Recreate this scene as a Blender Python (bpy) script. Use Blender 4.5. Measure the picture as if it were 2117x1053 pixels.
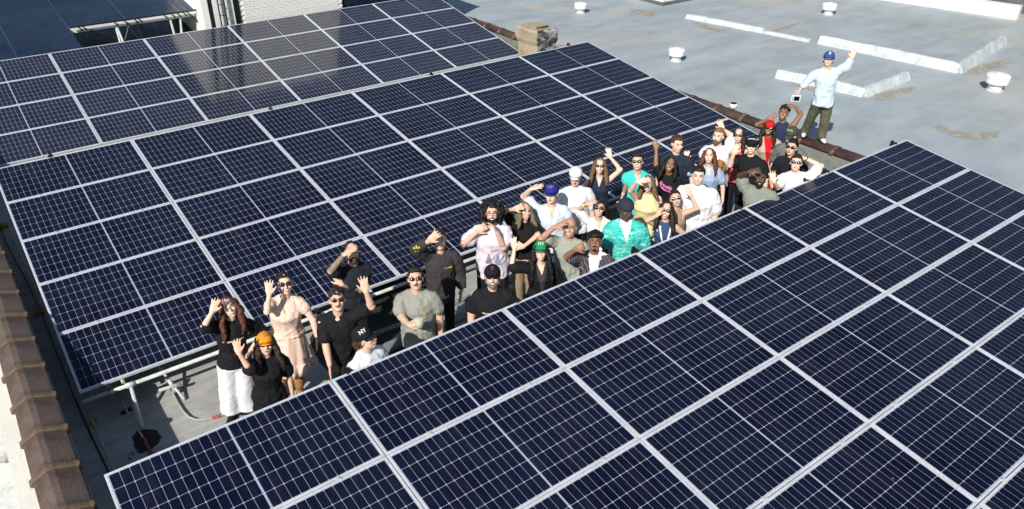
import bpy, bmesh, math, random
import numpy as np
from mathutils import Vector, Matrix, noise
from mathutils.bvhtree import BVHTree

random.seed(7)
for o in list(bpy.data.objects):
    bpy.data.objects.remove(o)
scene = bpy.context.scene
COL = scene.collection
V = Vector

# ------------------------------------------------------------------ camera
F_PX, YAW, PITCH = 1605.85, math.radians(36.545), math.radians(30.563)
CX, CY = 1058.5, 526.5
CAM = V((0, 0, 6.4))
FW = V((math.sin(YAW) * math.cos(PITCH), math.cos(YAW) * math.cos(PITCH), -math.sin(PITCH)))
RT = V((math.cos(YAW), -math.sin(YAW), 0))
UP = RT.cross(FW)
cd = bpy.data.cameras.new('camera')
cam = bpy.data.objects.new('camera', cd)
COL.objects.link(cam)
cam.matrix_world = Matrix.Translation(CAM) @ Matrix((RT, UP, -FW)).transposed().to_4x4()
cd.sensor_width = 36.0
cd.lens = 36.0 * F_PX / 2117.0
cd.clip_end = 400
scene.camera = cam

# ------------------------------------------------------------------ light
SUN = V((-0.6695, -0.4149, 0.6161))           # towards the sun
world = bpy.data.worlds.new('World')
scene.world = world
world.use_nodes = True
nt = world.node_tree
nt.nodes.clear()
sky = nt.nodes.new('ShaderNodeTexSky')
sky.sky_type = 'NISHITA'
sky.sun_disc = False
sky.sun_elevation = math.asin(SUN.z)
sky.sun_rotation = math.atan2(SUN.x, SUN.y)
sky.air_density = 1.0
sky.dust_density = 0.6
bg = nt.nodes.new('ShaderNodeBackground')
bg.inputs['Strength'].default_value = 0.085
wo = nt.nodes.new('ShaderNodeOutputWorld')
nt.links.new(sky.outputs[0], bg.inputs['Color'])
nt.links.new(bg.outputs[0], wo.inputs['Surface'])
ld = bpy.data.lights.new('sun', 'SUN')
ld.energy = 4.9
ld.angle = math.radians(0.5)
ld.color = (1.0, 0.945, 0.86)
sun = bpy.data.objects.new('sun', ld)
COL.objects.link(sun)
sun.location = (-20, -15, 25)
sun.rotation_euler = SUN.to_track_quat('Z', 'Y').to_euler()
scene.view_settings.view_transform = 'Standard'
scene.view_settings.look = 'None'
scene.view_settings.exposure = 0.14
scene.view_settings.gamma = 1.0
scene.view_settings.use_curve_mapping = False
scene.render.engine = 'CYCLES'
scene.cycles.max_bounces = 6
scene.cycles.diffuse_bounces = 3
scene.cycles.glossy_bounces = 3


# ------------------------------------------------------------------ helpers
def ray(px, py):
    d = FW + RT * ((px - CX) / F_PX) - UP * ((py - CY) / F_PX)
    return d.normalized()


def at(px, py, z):
    d = ray(px, py)
    return CAM + d * ((z - CAM.z) / d.z)


def to_px(P):
    q = V(P) - CAM
    w = q.dot(FW)
    return (CX + F_PX * q.dot(RT) / w, CY - F_PX * q.dot(UP) / w, w)


def tag(o, label=None, cat=None, group=None, kind=None):
    if label:
        o['label'] = label
    if cat:
        o['category'] = cat
    if group:
        o['group'] = group
    if kind:
        o['kind'] = kind
    return o


def empty(name, loc=(0, 0, 0), rot=(0, 0, 0)):
    o = bpy.data.objects.new(name, None)
    COL.objects.link(o)
    o.location = loc
    o.rotation_euler = rot
    o.empty_display_size = 0.1
    return o


def link(name, me, parent=None, loc=(0, 0, 0), rot=(0, 0, 0)):
    o = bpy.data.objects.new(name, me)
    COL.objects.link(o)
    o.location = loc
    o.rotation_euler = rot
    if parent is not None:
        o.parent = parent
    return o


class MB:
    """collects closed shapes; build() links them as one mesh object"""
    def __init__(s):
        s.v = []
        s.f = []

    def add(s, vs, fs):
        n = len(s.v)
        s.v += [tuple(p) for p in vs]
        s.f += [tuple(i + n for i in f) for f in fs]

    def box(s, a, b, M=None):
        x0, y0, z0 = a
        x1, y1, z1 = b
        vs = [(x0, y0, z0), (x1, y0, z0), (x1, y1, z0), (x0, y1, z0), (x0, y0, z1), (x1, y0, z1), (x1, y1, z1), (x0, y1, z1)]
        if M is not None:
            vs = [M @ V(p) for p in vs]
        s.add(vs, [(0, 3, 2, 1), (4, 5, 6, 7), (0, 1, 5, 4), (1, 2, 6, 5), (2, 3, 7, 6), (3, 0, 4, 7)])

    def loft(s, rings):
        n = len(rings[0])
        vs = [p for r in rings for p in r]
        fs = []
        for k in range(len(rings) - 1):
            for i in range(n):
                j = (i + 1) % n
                fs.append((k * n + i, k * n + j, (k + 1) * n + j, (k + 1) * n + i))
        fs.append(tuple(range(n - 1, -1, -1)))
        m = (len(rings) - 1) * n
        fs.append(tuple(m + i for i in range(n)))
        s.add(vs, fs)

    def tube(s, pts, rad, seg=10, side=None, flat=1.0, dome=True):
        """tapered tube through pts; with side, an elliptical section: rad along side, rad*flat across"""
        pts = [V(p) for p in pts]
        if not hasattr(rad, '__len__'):
            rad = [rad] * len(pts)
        T = []
        for i in range(len(pts)):
            a = pts[max(0, i - 1)]
            b = pts[min(len(pts) - 1, i + 1)]
            t = (b - a)
            T.append(t.normalized() if t.length > 1e-9 else V((0, 0, 1)))
        ref = V(side) if side is not None else (V((0, 0, 1)) if abs(T[0].z) < 0.9 else V((1, 0, 0)))
        rings = []

        def ring(c, t, r, k):
            a = (ref - t * ref.dot(t))
            if a.length < 1e-6:
                a = t.orthogonal()
            a.normalize()
            b = t.cross(a)
            return [c + a * (r * math.cos(2 * math.pi * i / seg)) + b * (r * k * math.sin(2 * math.pi * i / seg)) for i in range(seg)]
        if dome:
            r0 = rad[0]
            e0 = min(r0, r0 * flat) if flat < 1 else r0
            rings.append(ring(pts[0] - T[0] * e0 * 0.95, T[0], r0 * 0.3, flat))
            rings.append(ring(pts[0] - T[0] * e0 * 0.6, T[0], r0 * 0.8, flat))
        for p, t, r in zip(pts, T, rad):
            rings.append(ring(p, t, r, flat))
        if dome:
            r1 = rad[-1]
            e1 = min(r1, r1 * flat) if flat < 1 else r1
            rings.append(ring(pts[-1] + T[-1] * e1 * 0.6, T[-1], r1 * 0.8, flat))
            rings.append(ring(pts[-1] + T[-1] * e1 * 0.95, T[-1], r1 * 0.3, flat))
        s.loft(rings)

    def ell(s, c, ax, seg=12, rows=8, z0=-1.0):
        """ellipsoid: ax = three axis vectors already scaled; z0 > -1 cuts it off flat below that height"""
        c = V(c)
        X, Y, Z = [V(a) for a in ax]
        rings = []
        lo = math.asin(max(-1, z0))
        for k in range(rows + 1):
            th = lo + (math.pi / 2 - lo) * k / rows
            th = min(max(th, -math.pi / 2 + 0.12), math.pi / 2 - 0.12)
            cz, r = math.sin(th), math.cos(th)
            rings.append([c + Z * cz + X * (r * math.cos(2 * math.pi * i / seg)) + Y * (r * math.sin(2 * math.pi * i / seg)) for i in range(seg)])
        s.loft(rings)

    def mesh(s, name, mat=None, smooth=False):
        me = bpy.data.meshes.new(name)
        me.from_pydata(s.v, [], s.f)
        me.update()
        if mat:
            me.materials.append(mat)
        if smooth:
            me.polygons.foreach_set('use_smooth', [True] * len(me.polygons))
        return me

    def build(s, name, mat, parent=None, smooth=False, loc=(0, 0, 0), rot=(0, 0, 0), bevel=0):
        me = s.mesh(name, mat, smooth)
        if bevel:
            bm = bmesh.new()
            bm.from_mesh(me)
            bmesh.ops.bevel(bm, geom=bm.edges[:], offset=bevel, segments=1, affect='EDGES', clamp_overlap=True)
            bm.to_mesh(me)
            bm.free()
        return link(name, me, parent, loc, rot)


# ------------------------------------------------------------------ materials
def new_mat(name, col, rough=0.6, metal=0.0, spec=0.5):
    m = bpy.data.materials.new(name)
    m.use_nodes = True
    b = m.node_tree.nodes['Principled BSDF']
    b.inputs['Base Color'].default_value = (*col, 1)
    b.inputs['Roughness'].default_value = rough
    b.inputs['Metallic'].default_value = metal
    b.inputs['Specular IOR Level'].default_value = spec
    return m, m.node_tree, b


def N(t, kind, **kw):
    n = t.nodes.new(kind)
    for k, v in kw.items():
        if k in n.inputs.keys() if hasattr(n.inputs, 'keys') else False:
            n.inputs[k].default_value = v
        else:
            setattr(n, k, v)
    return n


def coords(t, mode='Object', scale=(1, 1, 1)):
    tc = t.nodes.new('ShaderNodeTexCoord')
    mp = t.nodes.new('ShaderNodeMapping')
    mp.inputs['Scale'].default_value = scale
    t.links.new(tc.outputs[mode], mp.inputs['Vector'])
    return mp.outputs[0]


def noise_tex(t, vec, scale, detail=4, rough=0.55, dist=0.0):
    n = t.nodes.new('ShaderNodeTexNoise')
    n.inputs['Scale'].default_value = scale
    n.inputs['Detail'].default_value = detail
    n.inputs['Roughness'].default_value = rough
    n.inputs['Distortion'].default_value = dist
    t.links.new(vec, n.inputs['Vector'])
    return n.outputs['Fac']


def ramp(t, fac, stops):
    r = t.nodes.new('ShaderNodeValToRGB')
    els = r.color_ramp.elements
    while len(els) < len(stops):
        els.new(0.5)
    for e, (p, c) in zip(els, stops):
        e.position = p
        e.color = (*c, 1) if len(c) == 3 else c
    t.links.new(fac, r.inputs[0])
    return r.outputs[0]


def mix(t, fac, a, b, mode='MIX'):
    m = t.nodes.new('ShaderNodeMix')
    m.data_type = 'RGBA'
    m.blend_type = mode
    for sock, val in ((m.inputs[0], fac), (m.inputs[6], a), (m.inputs[7], b)):
        if hasattr(val, 'is_linked') or hasattr(val, 'links'):
            t.links.new(val, sock)
        else:
            sock.default_value = val if not isinstance(val, tuple) else ((*val, 1) if len(val) == 3 else val)
    return m.outputs[2]


def bump(t, b, fac, strength=0.3, dist=0.01):
    n = t.nodes.new('ShaderNodeBump')
    n.inputs['Strength'].default_value = strength
    n.inputs['Distance'].default_value = dist
    t.links.new(fac, n.inputs['Height'])
    t.links.new(n.outputs[0], b.inputs['Normal'])


def g3(v):
    return (v, v, v)


# white blistered wall paint etc.
def mat_mottled(name, c0, c1, scale=2.0, rough=0.8, bs=0.3, bd=0.01, fine=30, obj='Object', spec=0.3):
    m, t, b = new_mat(name, c0, rough, spec=spec)
    v = coords(t, obj)
    f = noise_tex(t, v, scale, 6, 0.6)
    c = ramp(t, f, [(0.35, c0), (0.65, c1)])
    f2 = noise_tex(t, v, fine, 3, 0.6)
    c2 = mix(t, 0.25, c, ramp(t, f2, [(0.3, g3(0.25)), (0.7, g3(0.85))]), 'OVERLAY')
    t.links.new(c2, b.inputs['Base Color'])
    bump(t, b, f2, bs, bd)
    return m


def mat_silver_roof():
    m, t, b = new_mat('silver_roof_coating', (0.35, 0.4, 0.44), 0.62, spec=0.35)
    v = coords(t, 'Object')
    big = noise_tex(t, v, 0.55, 5, 0.55, 0.4)
    base = ramp(t, big, [(0.30, (0.285, 0.325, 0.34)), (0.5, (0.35, 0.395, 0.42)), (0.7, (0.30, 0.355, 0.39))])
    # long strips of membrane in x
    vs = coords(t, 'Object', (0.25, 1.0, 1.0))
    st = noise_tex(t, vs, 1.3, 5, 0.6, 0.2)
    base = mix(t, 0.5, base, ramp(t, st, [(0.32, g3(0.36)), (0.68, g3(0.64))]), 'OVERLAY')
    # beige ponding marks
    pm = noise_tex(t, v, 0.32, 7, 0.62, 0.8)
    pmask = ramp(t, pm, [(0.53, g3(0)), (0.64, g3(0.45))])
    base = mix(t, pmask, base, (0.47, 0.43, 0.37))
    # small dark scuffs
    vv = coords(t, 'Object', (0.7, 2.6, 1))
    sc = noise_tex(t, vv, 2.1, 6, 0.7, 0.3)
    sm = ramp(t, sc, [(0.655, g3(0)), (0.70, g3(0.6))])
    base = mix(t, sm, base, (0.13, 0.14, 0.15))
    # seams between membrane strips, every 0.95 m in y
    sep = t.nodes.new('ShaderNodeSeparateXYZ')
    t.links.new(v, sep.inputs[0])
    wob = t.nodes.new('ShaderNodeMath'); wob.operation = 'MULTIPLY_ADD'
    t.links.new(st, wob.inputs[0]); wob.inputs[1].default_value = 0.10
    t.links.new(sep.outputs['Y'], wob.inputs[2])
    dv = t.nodes.new('ShaderNodeMath'); dv.operation = 'DIVIDE'
    t.links.new(wob.outputs[0], dv.inputs[0]); dv.inputs[1].default_value = 0.95
    fr = t.nodes.new('ShaderNodeMath'); fr.operation = 'FRACT'
    t.links.new(dv.outputs[0], fr.inputs[0])
    seam = ramp(t, fr.outputs[0], [(0.0, g3(0.16)), (0.02, g3(0.16)), (0.045, g3(0)), (1.0, g3(0))])
    base = mix(t, seam, base, (0.30, 0.33, 0.35))
    fine = noise_tex(t, v, 45, 3, 0.6)
    base = mix(t, 0.18, base, ramp(t, fine, [(0.3, g3(0.3)), (0.7, g3(0.75))]), 'OVERLAY')
    t.links.new(base, b.inputs['Base Color'])
    bump(t, b, big, 0.25, 0.05)
    return m


def mat_aisle_roof():
    m, t, b = new_mat('grey_roof_membrane', (0.3, 0.3, 0.29), 0.75, spec=0.3)
    v = coords(t, 'Object')
    n1 = noise_tex(t, v, 1.6, 6, 0.6, 0.4)
    base = ramp(t, n1, [(0.3, (0.27, 0.27, 0.255)), (0.5, (0.36, 0.36, 0.34)), (0.72, (0.30, 0.31, 0.31))])
    vx = coords(t, 'Object', (0.7, 3.0, 1))
    n2 = noise_tex(t, vx, 3, 6, 0.65, 0.5)
    base = mix(t, 0.55, base, ramp(t, n2, [(0.3, g3(0.35)), (0.7, g3(0.68))]), 'OVERLAY')
    n3 = noise_tex(t, v, 1.1, 7, 0.7, 1.2)
    base = mix(t, ramp(t, n3, [(0.60, g3(0)), (0.70, g3(0.6))]), base, (0.12, 0.115, 0.10))
    fine = noise_tex(t, v, 60, 3, 0.6)
    base = mix(t, 0.2, base, ramp(t, fine, [(0.3, g3(0.3)), (0.7, g3(0.75))]), 'OVERLAY')
    t.links.new(base, b.inputs['Base Color'])
    bump(t, b, n2, 0.3, 0.02)
    return m


def mat_cell(name, c, var=0.35, rough=0.16, spec=0.35, coat=0.0):
    m, t, b = new_mat(name, c, rough, spec=spec)
    oi = t.nodes.new('ShaderNodeObjectInfo')
    col = ramp(t, oi.outputs['Random'], [(0.0, tuple(x * (1 - var) for x in c)), (0.55, c), (1.0, (c[0] * (1 + var) * 1.15, c[1] * (1 + var) * 0.95, c[2] * (1 + var * 0.7)))])
    geo = t.nodes.new('ShaderNodeNewGeometry')
    mp = t.nodes.new('ShaderNodeMapping')
    t.links.new(geo.outputs['Position'], mp.inputs['Vector'])
    w = mp.outputs[0]
    f = noise_tex(t, w, 0.8, 5, 0.6)
    col = mix(t, ramp(t, f, [(0.38, g3(0)), (0.62, g3(0.85))]), col, (c[0] * 2.3, c[1] * 2.2, c[2] * 1.5))
    # dust, streaked down the slope, and a few droppings
    mp2 = t.nodes.new('ShaderNodeMapping'); mp2.inputs['Scale'].default_value = (9, 1.1, 1)
    t.links.new(geo.outputs['Position'], mp2.inputs['Vector'])
    d = noise_tex(t, mp2.outputs[0], 1.0, 7, 0.7, 0.4)
    col = mix(t, ramp(t, d, [(0.5, g3(0)), (0.8, g3(0.045))]), col, (0.33, 0.32, 0.30))
    vo = t.nodes.new('ShaderNodeTexVoronoi'); vo.inputs['Scale'].default_value = 2.6
    t.links.new(w, vo.inputs['Vector'])
    col = mix(t, ramp(t, vo.outputs['Distance'], [(0.0, g3(0.5)), (0.022, g3(0.5)), (0.035, g3(0))]), col, (0.25, 0.25, 0.24))
    t.links.new(col, b.inputs['Base Color'])
    t.links.new(ramp(t, d, [(0.35, g3(rough * .7)), (0.7, g3(min(1, rough * 1.9)))]), b.inputs['Roughness'])
    return m


M = {}
M['cell'] = mat_cell('dark_blue_cell', (0.0030, 0.0046, 0.0185), spec=0.24)
M['cell_far'] = mat_cell('dark_blue_cell_far', (0.0075, 0.009, 0.025), rough=0.08, spec=0.6)
M['black_panel'] = mat_cell('black_module_glass', (0.005, 0.012, 0.034), 0.15, 0.3, 0.4)
M['black_edge'] = new_mat('black_module_edge', (0.012, 0.012, 0.014), 0.4)[0]
M['seam'] = new_mat('module_seam', (0.16, 0.2, 0.27), 0.5)[0]
M['backsheet'] = new_mat('white_backsheet', (0.38, 0.405, 0.50), 0.35, spec=0.4)[0]
M['frame'] = mat_mottled('anodised_frame', (0.47, 0.50, 0.53), (0.60, 0.63, 0.66), 3, 0.42, 0.05, 0.002, spec=0.6)
M['rail'] = mat_mottled('galvanised_rail', (0.42, 0.46, 0.45), (0.52, 0.56, 0.54), 5, 0.4, 0.1, 0.002, spec=0.6)
M['pipe'] = mat_mottled('galvanised_pipe', (0.38, 0.42, 0.40), (0.55, 0.60, 0.57), 7, 0.42, 0.1, 0.002, spec=0.6)
M['conduit'] = mat_mottled('conduit', (0.28, 0.28, 0.26), (0.40, 0.40, 0.37), 9, 0.45, 0.1, 0.002)
M['black_plastic'] = new_mat('black_plastic', (0.012, 0.012, 0.013), 0.45)[0]
M['tile'] = mat_mottled('clay_coping', (0.070, 0.048, 0.040), (0.135, 0.098, 0.082), 4, 0.72, 0.8, 0.01, 70)
M['tile_pale'] = mat_mottled('clay_coping_lichen', (0.115, 0.078, 0.052), (0.18, 0.13, 0.085), 9, 0.8, 0.9, 0.01, 60)
M['tile_red'] = mat_mottled('glazed_coping', (0.075, 0.038, 0.03), (0.15, 0.095, 0.075), 5, 0.42, 0.4, 0.006, 50, spec=0.5)
M['cream_wall'] = mat_mottled('cream_painted_wall', (0.74, 0.70, 0.60), (0.82, 0.79, 0.70), 1.2, 0.8, 0.3, 0.01)
M['parapet_inner'] = mat_mottled('parapet_membrane', (0.15, 0.165, 0.155), (0.25, 0.265, 0.24), 2.2, 0.75, 0.5, 0.02)
M['white_brick'] = mat_mottled('white_brick_paint', (0.80, 0.80, 0.75), (0.86, 0.86, 0.82), 3, 0.8, 0.4, 0.006)
M['mortar'] = mat_mottled('white_mortar', (0.76, 0.76, 0.71), (0.82, 0.82, 0.78), 4, 0.9, 0.4, 0.006)
M['tar'] = mat_mottled('black_tar_and_shade', (0.008, 0.008, 0.008), (0.02, 0.02, 0.02), 8, 0.6, 0.6, 0.01)  # tar patches on the roof, also the painted recess shade on the bulkhead
M['white_metal'] = mat_mottled('white_painted_metal', (0.72, 0.73, 0.70), (0.82, 0.82, 0.80), 6, 0.5, 0.1, 0.003)
M['curb'] = mat_mottled('white_coated_curb', (0.40, 0.45, 0.47), (0.58, 0.62, 0.62), 3.5, 0.7, 0.6, 0.02, 18)
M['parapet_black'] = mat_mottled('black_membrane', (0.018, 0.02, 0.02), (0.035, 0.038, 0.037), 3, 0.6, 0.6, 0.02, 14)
M['orange_block'] = mat_mottled('timber_block', (0.30, 0.16, 0.04), (0.40, 0.24, 0.07), 12, 0.8, 0.4, 0.006)
M['red_rubber'] = mat_mottled('red_brown_pipe', (0.14, 0.03, 0.025), (0.2, 0.06, 0.045), 12, 0.5, 0.3, 0.004)
M['red_label'] = new_mat('red_tape', (0.42, 0.07, 0.06), 0.5)[0]
M['dark_metal'] = new_mat('dark_metal', (0.03, 0.03, 0.032), 0.5, 0.4)[0]
M['dark_wall'] = mat_mottled('dark_grey_wall', (0.08, 0.09, 0.095), (0.13, 0.14, 0.14), 1.5, 0.8)
M['glass_dark'] = new_mat('skylight_glass', (0.25, 0.32, 0.31), 0.15, spec=0.7)[0]
M['aisle'] = mat_aisle_roof()
M['silver'] = mat_silver_roof()
M['low_roof'] = mat_mottled('pale_low_roof', (0.48, 0.51, 0.50), (0.60, 0.62, 0.61), 0.9, 0.8, 0.4, 0.03, 12)
M['tan_stain'] = mat_mottled('tan_stain', (0.36, 0.32, 0.25), (0.45, 0.41, 0.34), 3.5, 0.85, 0.3, 0.01, 20)
_t = M['tan_stain'].node_tree
_a = ramp(_t, noise_tex(_t, coords(_t), 4.5, 6, 0.7, 0.5), [(0.36, g3(0.15)), (0.58, g3(0.95))])
_t.links.new(_a, _t.nodes['Principled BSDF'].inputs['Alpha'])


def mat_chimney():
    m, t, b = new_mat('weathered_stucco', (0.5, 0.45, 0.35), 0.85, spec=0.2)
    v = coords(t, 'Object')
    n1 = noise_tex(t, v, 2.2, 6, 0.65)
    pale = ramp(t, n1, [(0.3, (0.27, 0.22, 0.15)), (0.7, (0.44, 0.38, 0.28))])
    n2 = noise_tex(t, coords(t, 'Object', (1, 1, 2.6)), 2.6, 8, 0.7, 0.8)
    worn = ramp(t, n2, [(0.44, (0.05, 0.045, 0.04)), (0.5, (0.10, 0.085, 0.075)), (0.54, (0.33, 0.34, 0.34)), (0.8, (0.42, 0.43, 0.42))])
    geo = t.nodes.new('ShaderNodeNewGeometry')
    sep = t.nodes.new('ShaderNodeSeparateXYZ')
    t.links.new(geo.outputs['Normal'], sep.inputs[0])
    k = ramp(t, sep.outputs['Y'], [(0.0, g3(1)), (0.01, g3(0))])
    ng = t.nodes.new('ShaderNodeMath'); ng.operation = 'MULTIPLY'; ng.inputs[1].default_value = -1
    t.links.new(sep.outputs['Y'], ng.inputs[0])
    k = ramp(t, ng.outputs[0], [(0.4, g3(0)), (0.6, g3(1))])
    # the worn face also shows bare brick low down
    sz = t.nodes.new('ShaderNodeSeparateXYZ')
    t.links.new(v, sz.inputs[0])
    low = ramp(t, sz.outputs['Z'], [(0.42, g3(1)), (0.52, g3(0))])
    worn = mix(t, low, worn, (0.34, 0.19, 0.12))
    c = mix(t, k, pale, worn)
    t.links.new(c, b.inputs['Base Color'])
    bump(t, b, n2, 0.7, 0.03)
    return m


M['chimney'] = mat_chimney()

# ------------------------------------------------------------------ ground sheets
def sheet(name, x0, y0, x1, y1, z, mat, thick=None):
    mb = MB()
    if thick:
        mb.box((x0, y0, z - thick), (x1, y1, z))
    else:
        mb.add([(x0, y0, z), (x1, y0, z), (x1, y1, z), (x0, y1, z)], [(0, 1, 2, 3)])
    return tag(mb.build(name, mat), kind='structure')


tag(sheet('street_ground', -150, -150, 200, 250, -8.0, M['low_roof']), 'pale ground far below the roofs')
tag(sheet('roof_deck', -0.30, -14, 13.02, 60, 0, M['aisle'], 0.4), 'grey membrane roof deck under and between the solar arrays')
tag(sheet('silver_roof', 13.30, -14, 60, 60, 0, M['silver'], 0.4), 'blue-grey silver coated roof behind the parapet')
tag(sheet('lower_roof', -12, -14, -0.72, 60, -2.6, M['low_roof'], 0.4), 'pale lower roof outside the cream wall')

# ------------------------------------------------------------------ solar arrays
PXP, PYP = 2.11, 1.12866
PL, PW = 2.098, 1.1185            # module size
FR = 0.021                        # frame lip
NCX, NCY = 24, 6
ARR = {
    'A': dict(o=V((0.0245, 5.9174, 1.3933)), t=math.radians(6.80)),
    'B': dict(o=V((0.0983, 14.1097, 1.2506)), t=math.radians(7.909)),
    'C': dict(o=V((-0.0732, 20.9401, 1.2190)), t=math.radians(10.142)),
}
inx0, inx1 = FR + 0.008, PL - FR - 0.008
iny0, iny1 = FR + 0.008, PW - FR - 0.008
midgap = 0.017
cw = (inx1 - inx0 - midgap) / NCX
ch = (iny1 - iny0) / NCY
gx, gy, chf = 0.0020, 0.0024, 0.0078


def cell_outline(x, y):
    a, b_, c, d = x + gx, y + gy, x + cw - gx, y + ch - gy
    k = chf
    return [(a + k, -b_), (c - k, -b_), (c, -b_ - k), (c, -d + k), (c - k, -d), (a + k, -d), (a, -d + k), (a, -b_ - k)][::-1]


def cell_xy():
    for i in range(NCX):
        x = inx0 + i * cw + (midgap if i >= NCX // 2 else 0)
        for j in range(NCY):
            yield x, iny0 + j * ch


ct = 0.0012


def cell_mesh_single():
    mb = MB()
    o = cell_outline(0, 0)
    mb.add([(x, y, 0) for x, y in o] + [(x, y, ct) for x, y in o], [tuple(range(8, 16))] + [(i, (i + 1) % 8, 8 + (i + 1) % 8, 8 + i) for i in range(8)])
    return mb.mesh('solar_cell', M['cell'])


def cell_mesh_all(mat):
    mb = MB()
    for x, y in cell_xy():
        o = cell_outline(x, y)
        mb.add([(p, q, -0.0015 + ct) for p, q in o], [tuple(range(8))])
    return mb.mesh('cell_grid', mat)


def frame_mesh():
    mb = MB()
    h = 0.035
    mb.box((0, -FR, -h), (PL, 0, 0.0))
    mb.box((0, -PW, -h), (PL, -PW + FR, 0.0))
    mb.box((0, -PW + FR, -h), (FR, -FR, 0.0))
    mb.box((PL - FR, -PW + FR, -h), (PL, -FR, 0.0))
    return mb.mesh('frame', M['frame'])


def back_mesh():
    mb = MB()
    mb.box((FR, -PW + FR, -0.007), (PL - FR, -FR, -0.0015))
    return mb.mesh('backsheet', M['backsheet'])


ME_FRAME, ME_BACK, ME_CELL = frame_mesh(), back_mesh(), cell_mesh_single()
ME_GRID_C = cell_mesh_all(M['cell_far'])
ORD = ['first', 'second', 'third', 'fourth', 'fifth', 'sixth', 'seventh', 'eighth']
CELL_PANELS = []
ANAME = {'A': 'front array', 'B': 'middle array', 'C': 'back array'}


def in_view(P0, corners):
    xs = [to_px(p) for p in corners]
    if all(x[2] < 0.2 for x in xs):
        return False
    xs = [x for x in xs if x[2] > 0.2]
    return max(x[0] for x in xs) > -30 and min(x[0] for x in xs) < 2147 and max(x[1] for x in xs) > -30 and min(x[1] for x in xs) < 1083


def ex_ey(t):
    return V((1, 0, 0)), V((0, -math.cos(t), -math.sin(t)))


def array_point(k, x, y, z=0.0):
    """x along the row, y down the slope, z off the glass, metres"""
    A_ = ARR[k]
    t = A_['t']
    return A_['o'] + V((x, 0, 0)) + V((0, -math.cos(t), -math.sin(t))) * y + V((0, -math.sin(t), math.cos(t))) * z


for key in 'ABC':
    A_ = ARR[key]
    t = A_['t']
    cols = range(0, 6) if key != 'C' else range(-1, 6)
    rows = range(0, 5) if key != 'C' else range(0, 4)
    vis_rows = {}
    for j in rows:
        for i in cols:
            P = array_point(key, i * PXP + 0.006, j * PYP + 0.005)
            cor = [array_point(key, i * PXP + a, j * PYP + b) for a in (0, PL) for b in (0, PW)]
            if not in_view(P, cor):
                continue
            e = empty('solar_panel', P + V((0, 0, random.uniform(-0.0015, 0.0015))), (t + random.uniform(-0.0012, 0.0012), random.uniform(-0.0007, 0.0007), 0))
            ci = i if key != 'C' else i + 1
            tag(e, '%s solar panel, %s row from its far edge, %s column from the left' % (ANAME[key], ORD[j], ORD[ci]),
                'solar panel', 'white framed solar panels of the ' + ANAME[key])
            link('frame', ME_FRAME, e)
            link('backsheet', ME_BACK, e)
            if key == 'C':
                tag(link('cell_grid', ME_GRID_C, e), kind='stuff')
            else:
                CELL_PANELS.append(e)          # single cells are laid at the very end of the script

# racks under the arrays
def clamp_mesh():
    mb = MB()
    mb.box((-0.026, -0.022, -0.001), (0.026, 0.022, 0.007))
    mb.tube([(0, 0, 0.004), (0, 0, 0.018)], 0.010, 8, dome=False)
    return mb.mesh('clamp', M['rail'])


def end_clamp_mesh():
    mb = MB()
    mb.box((-0.035, -0.03, -0.03), (0.035, 0.055, 0.012))
    mb.box((-0.02, 0.03, -0.06), (0.02, 0.075, 0.03))
    return mb.mesh('end_clamp', M['black_plastic'])


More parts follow.
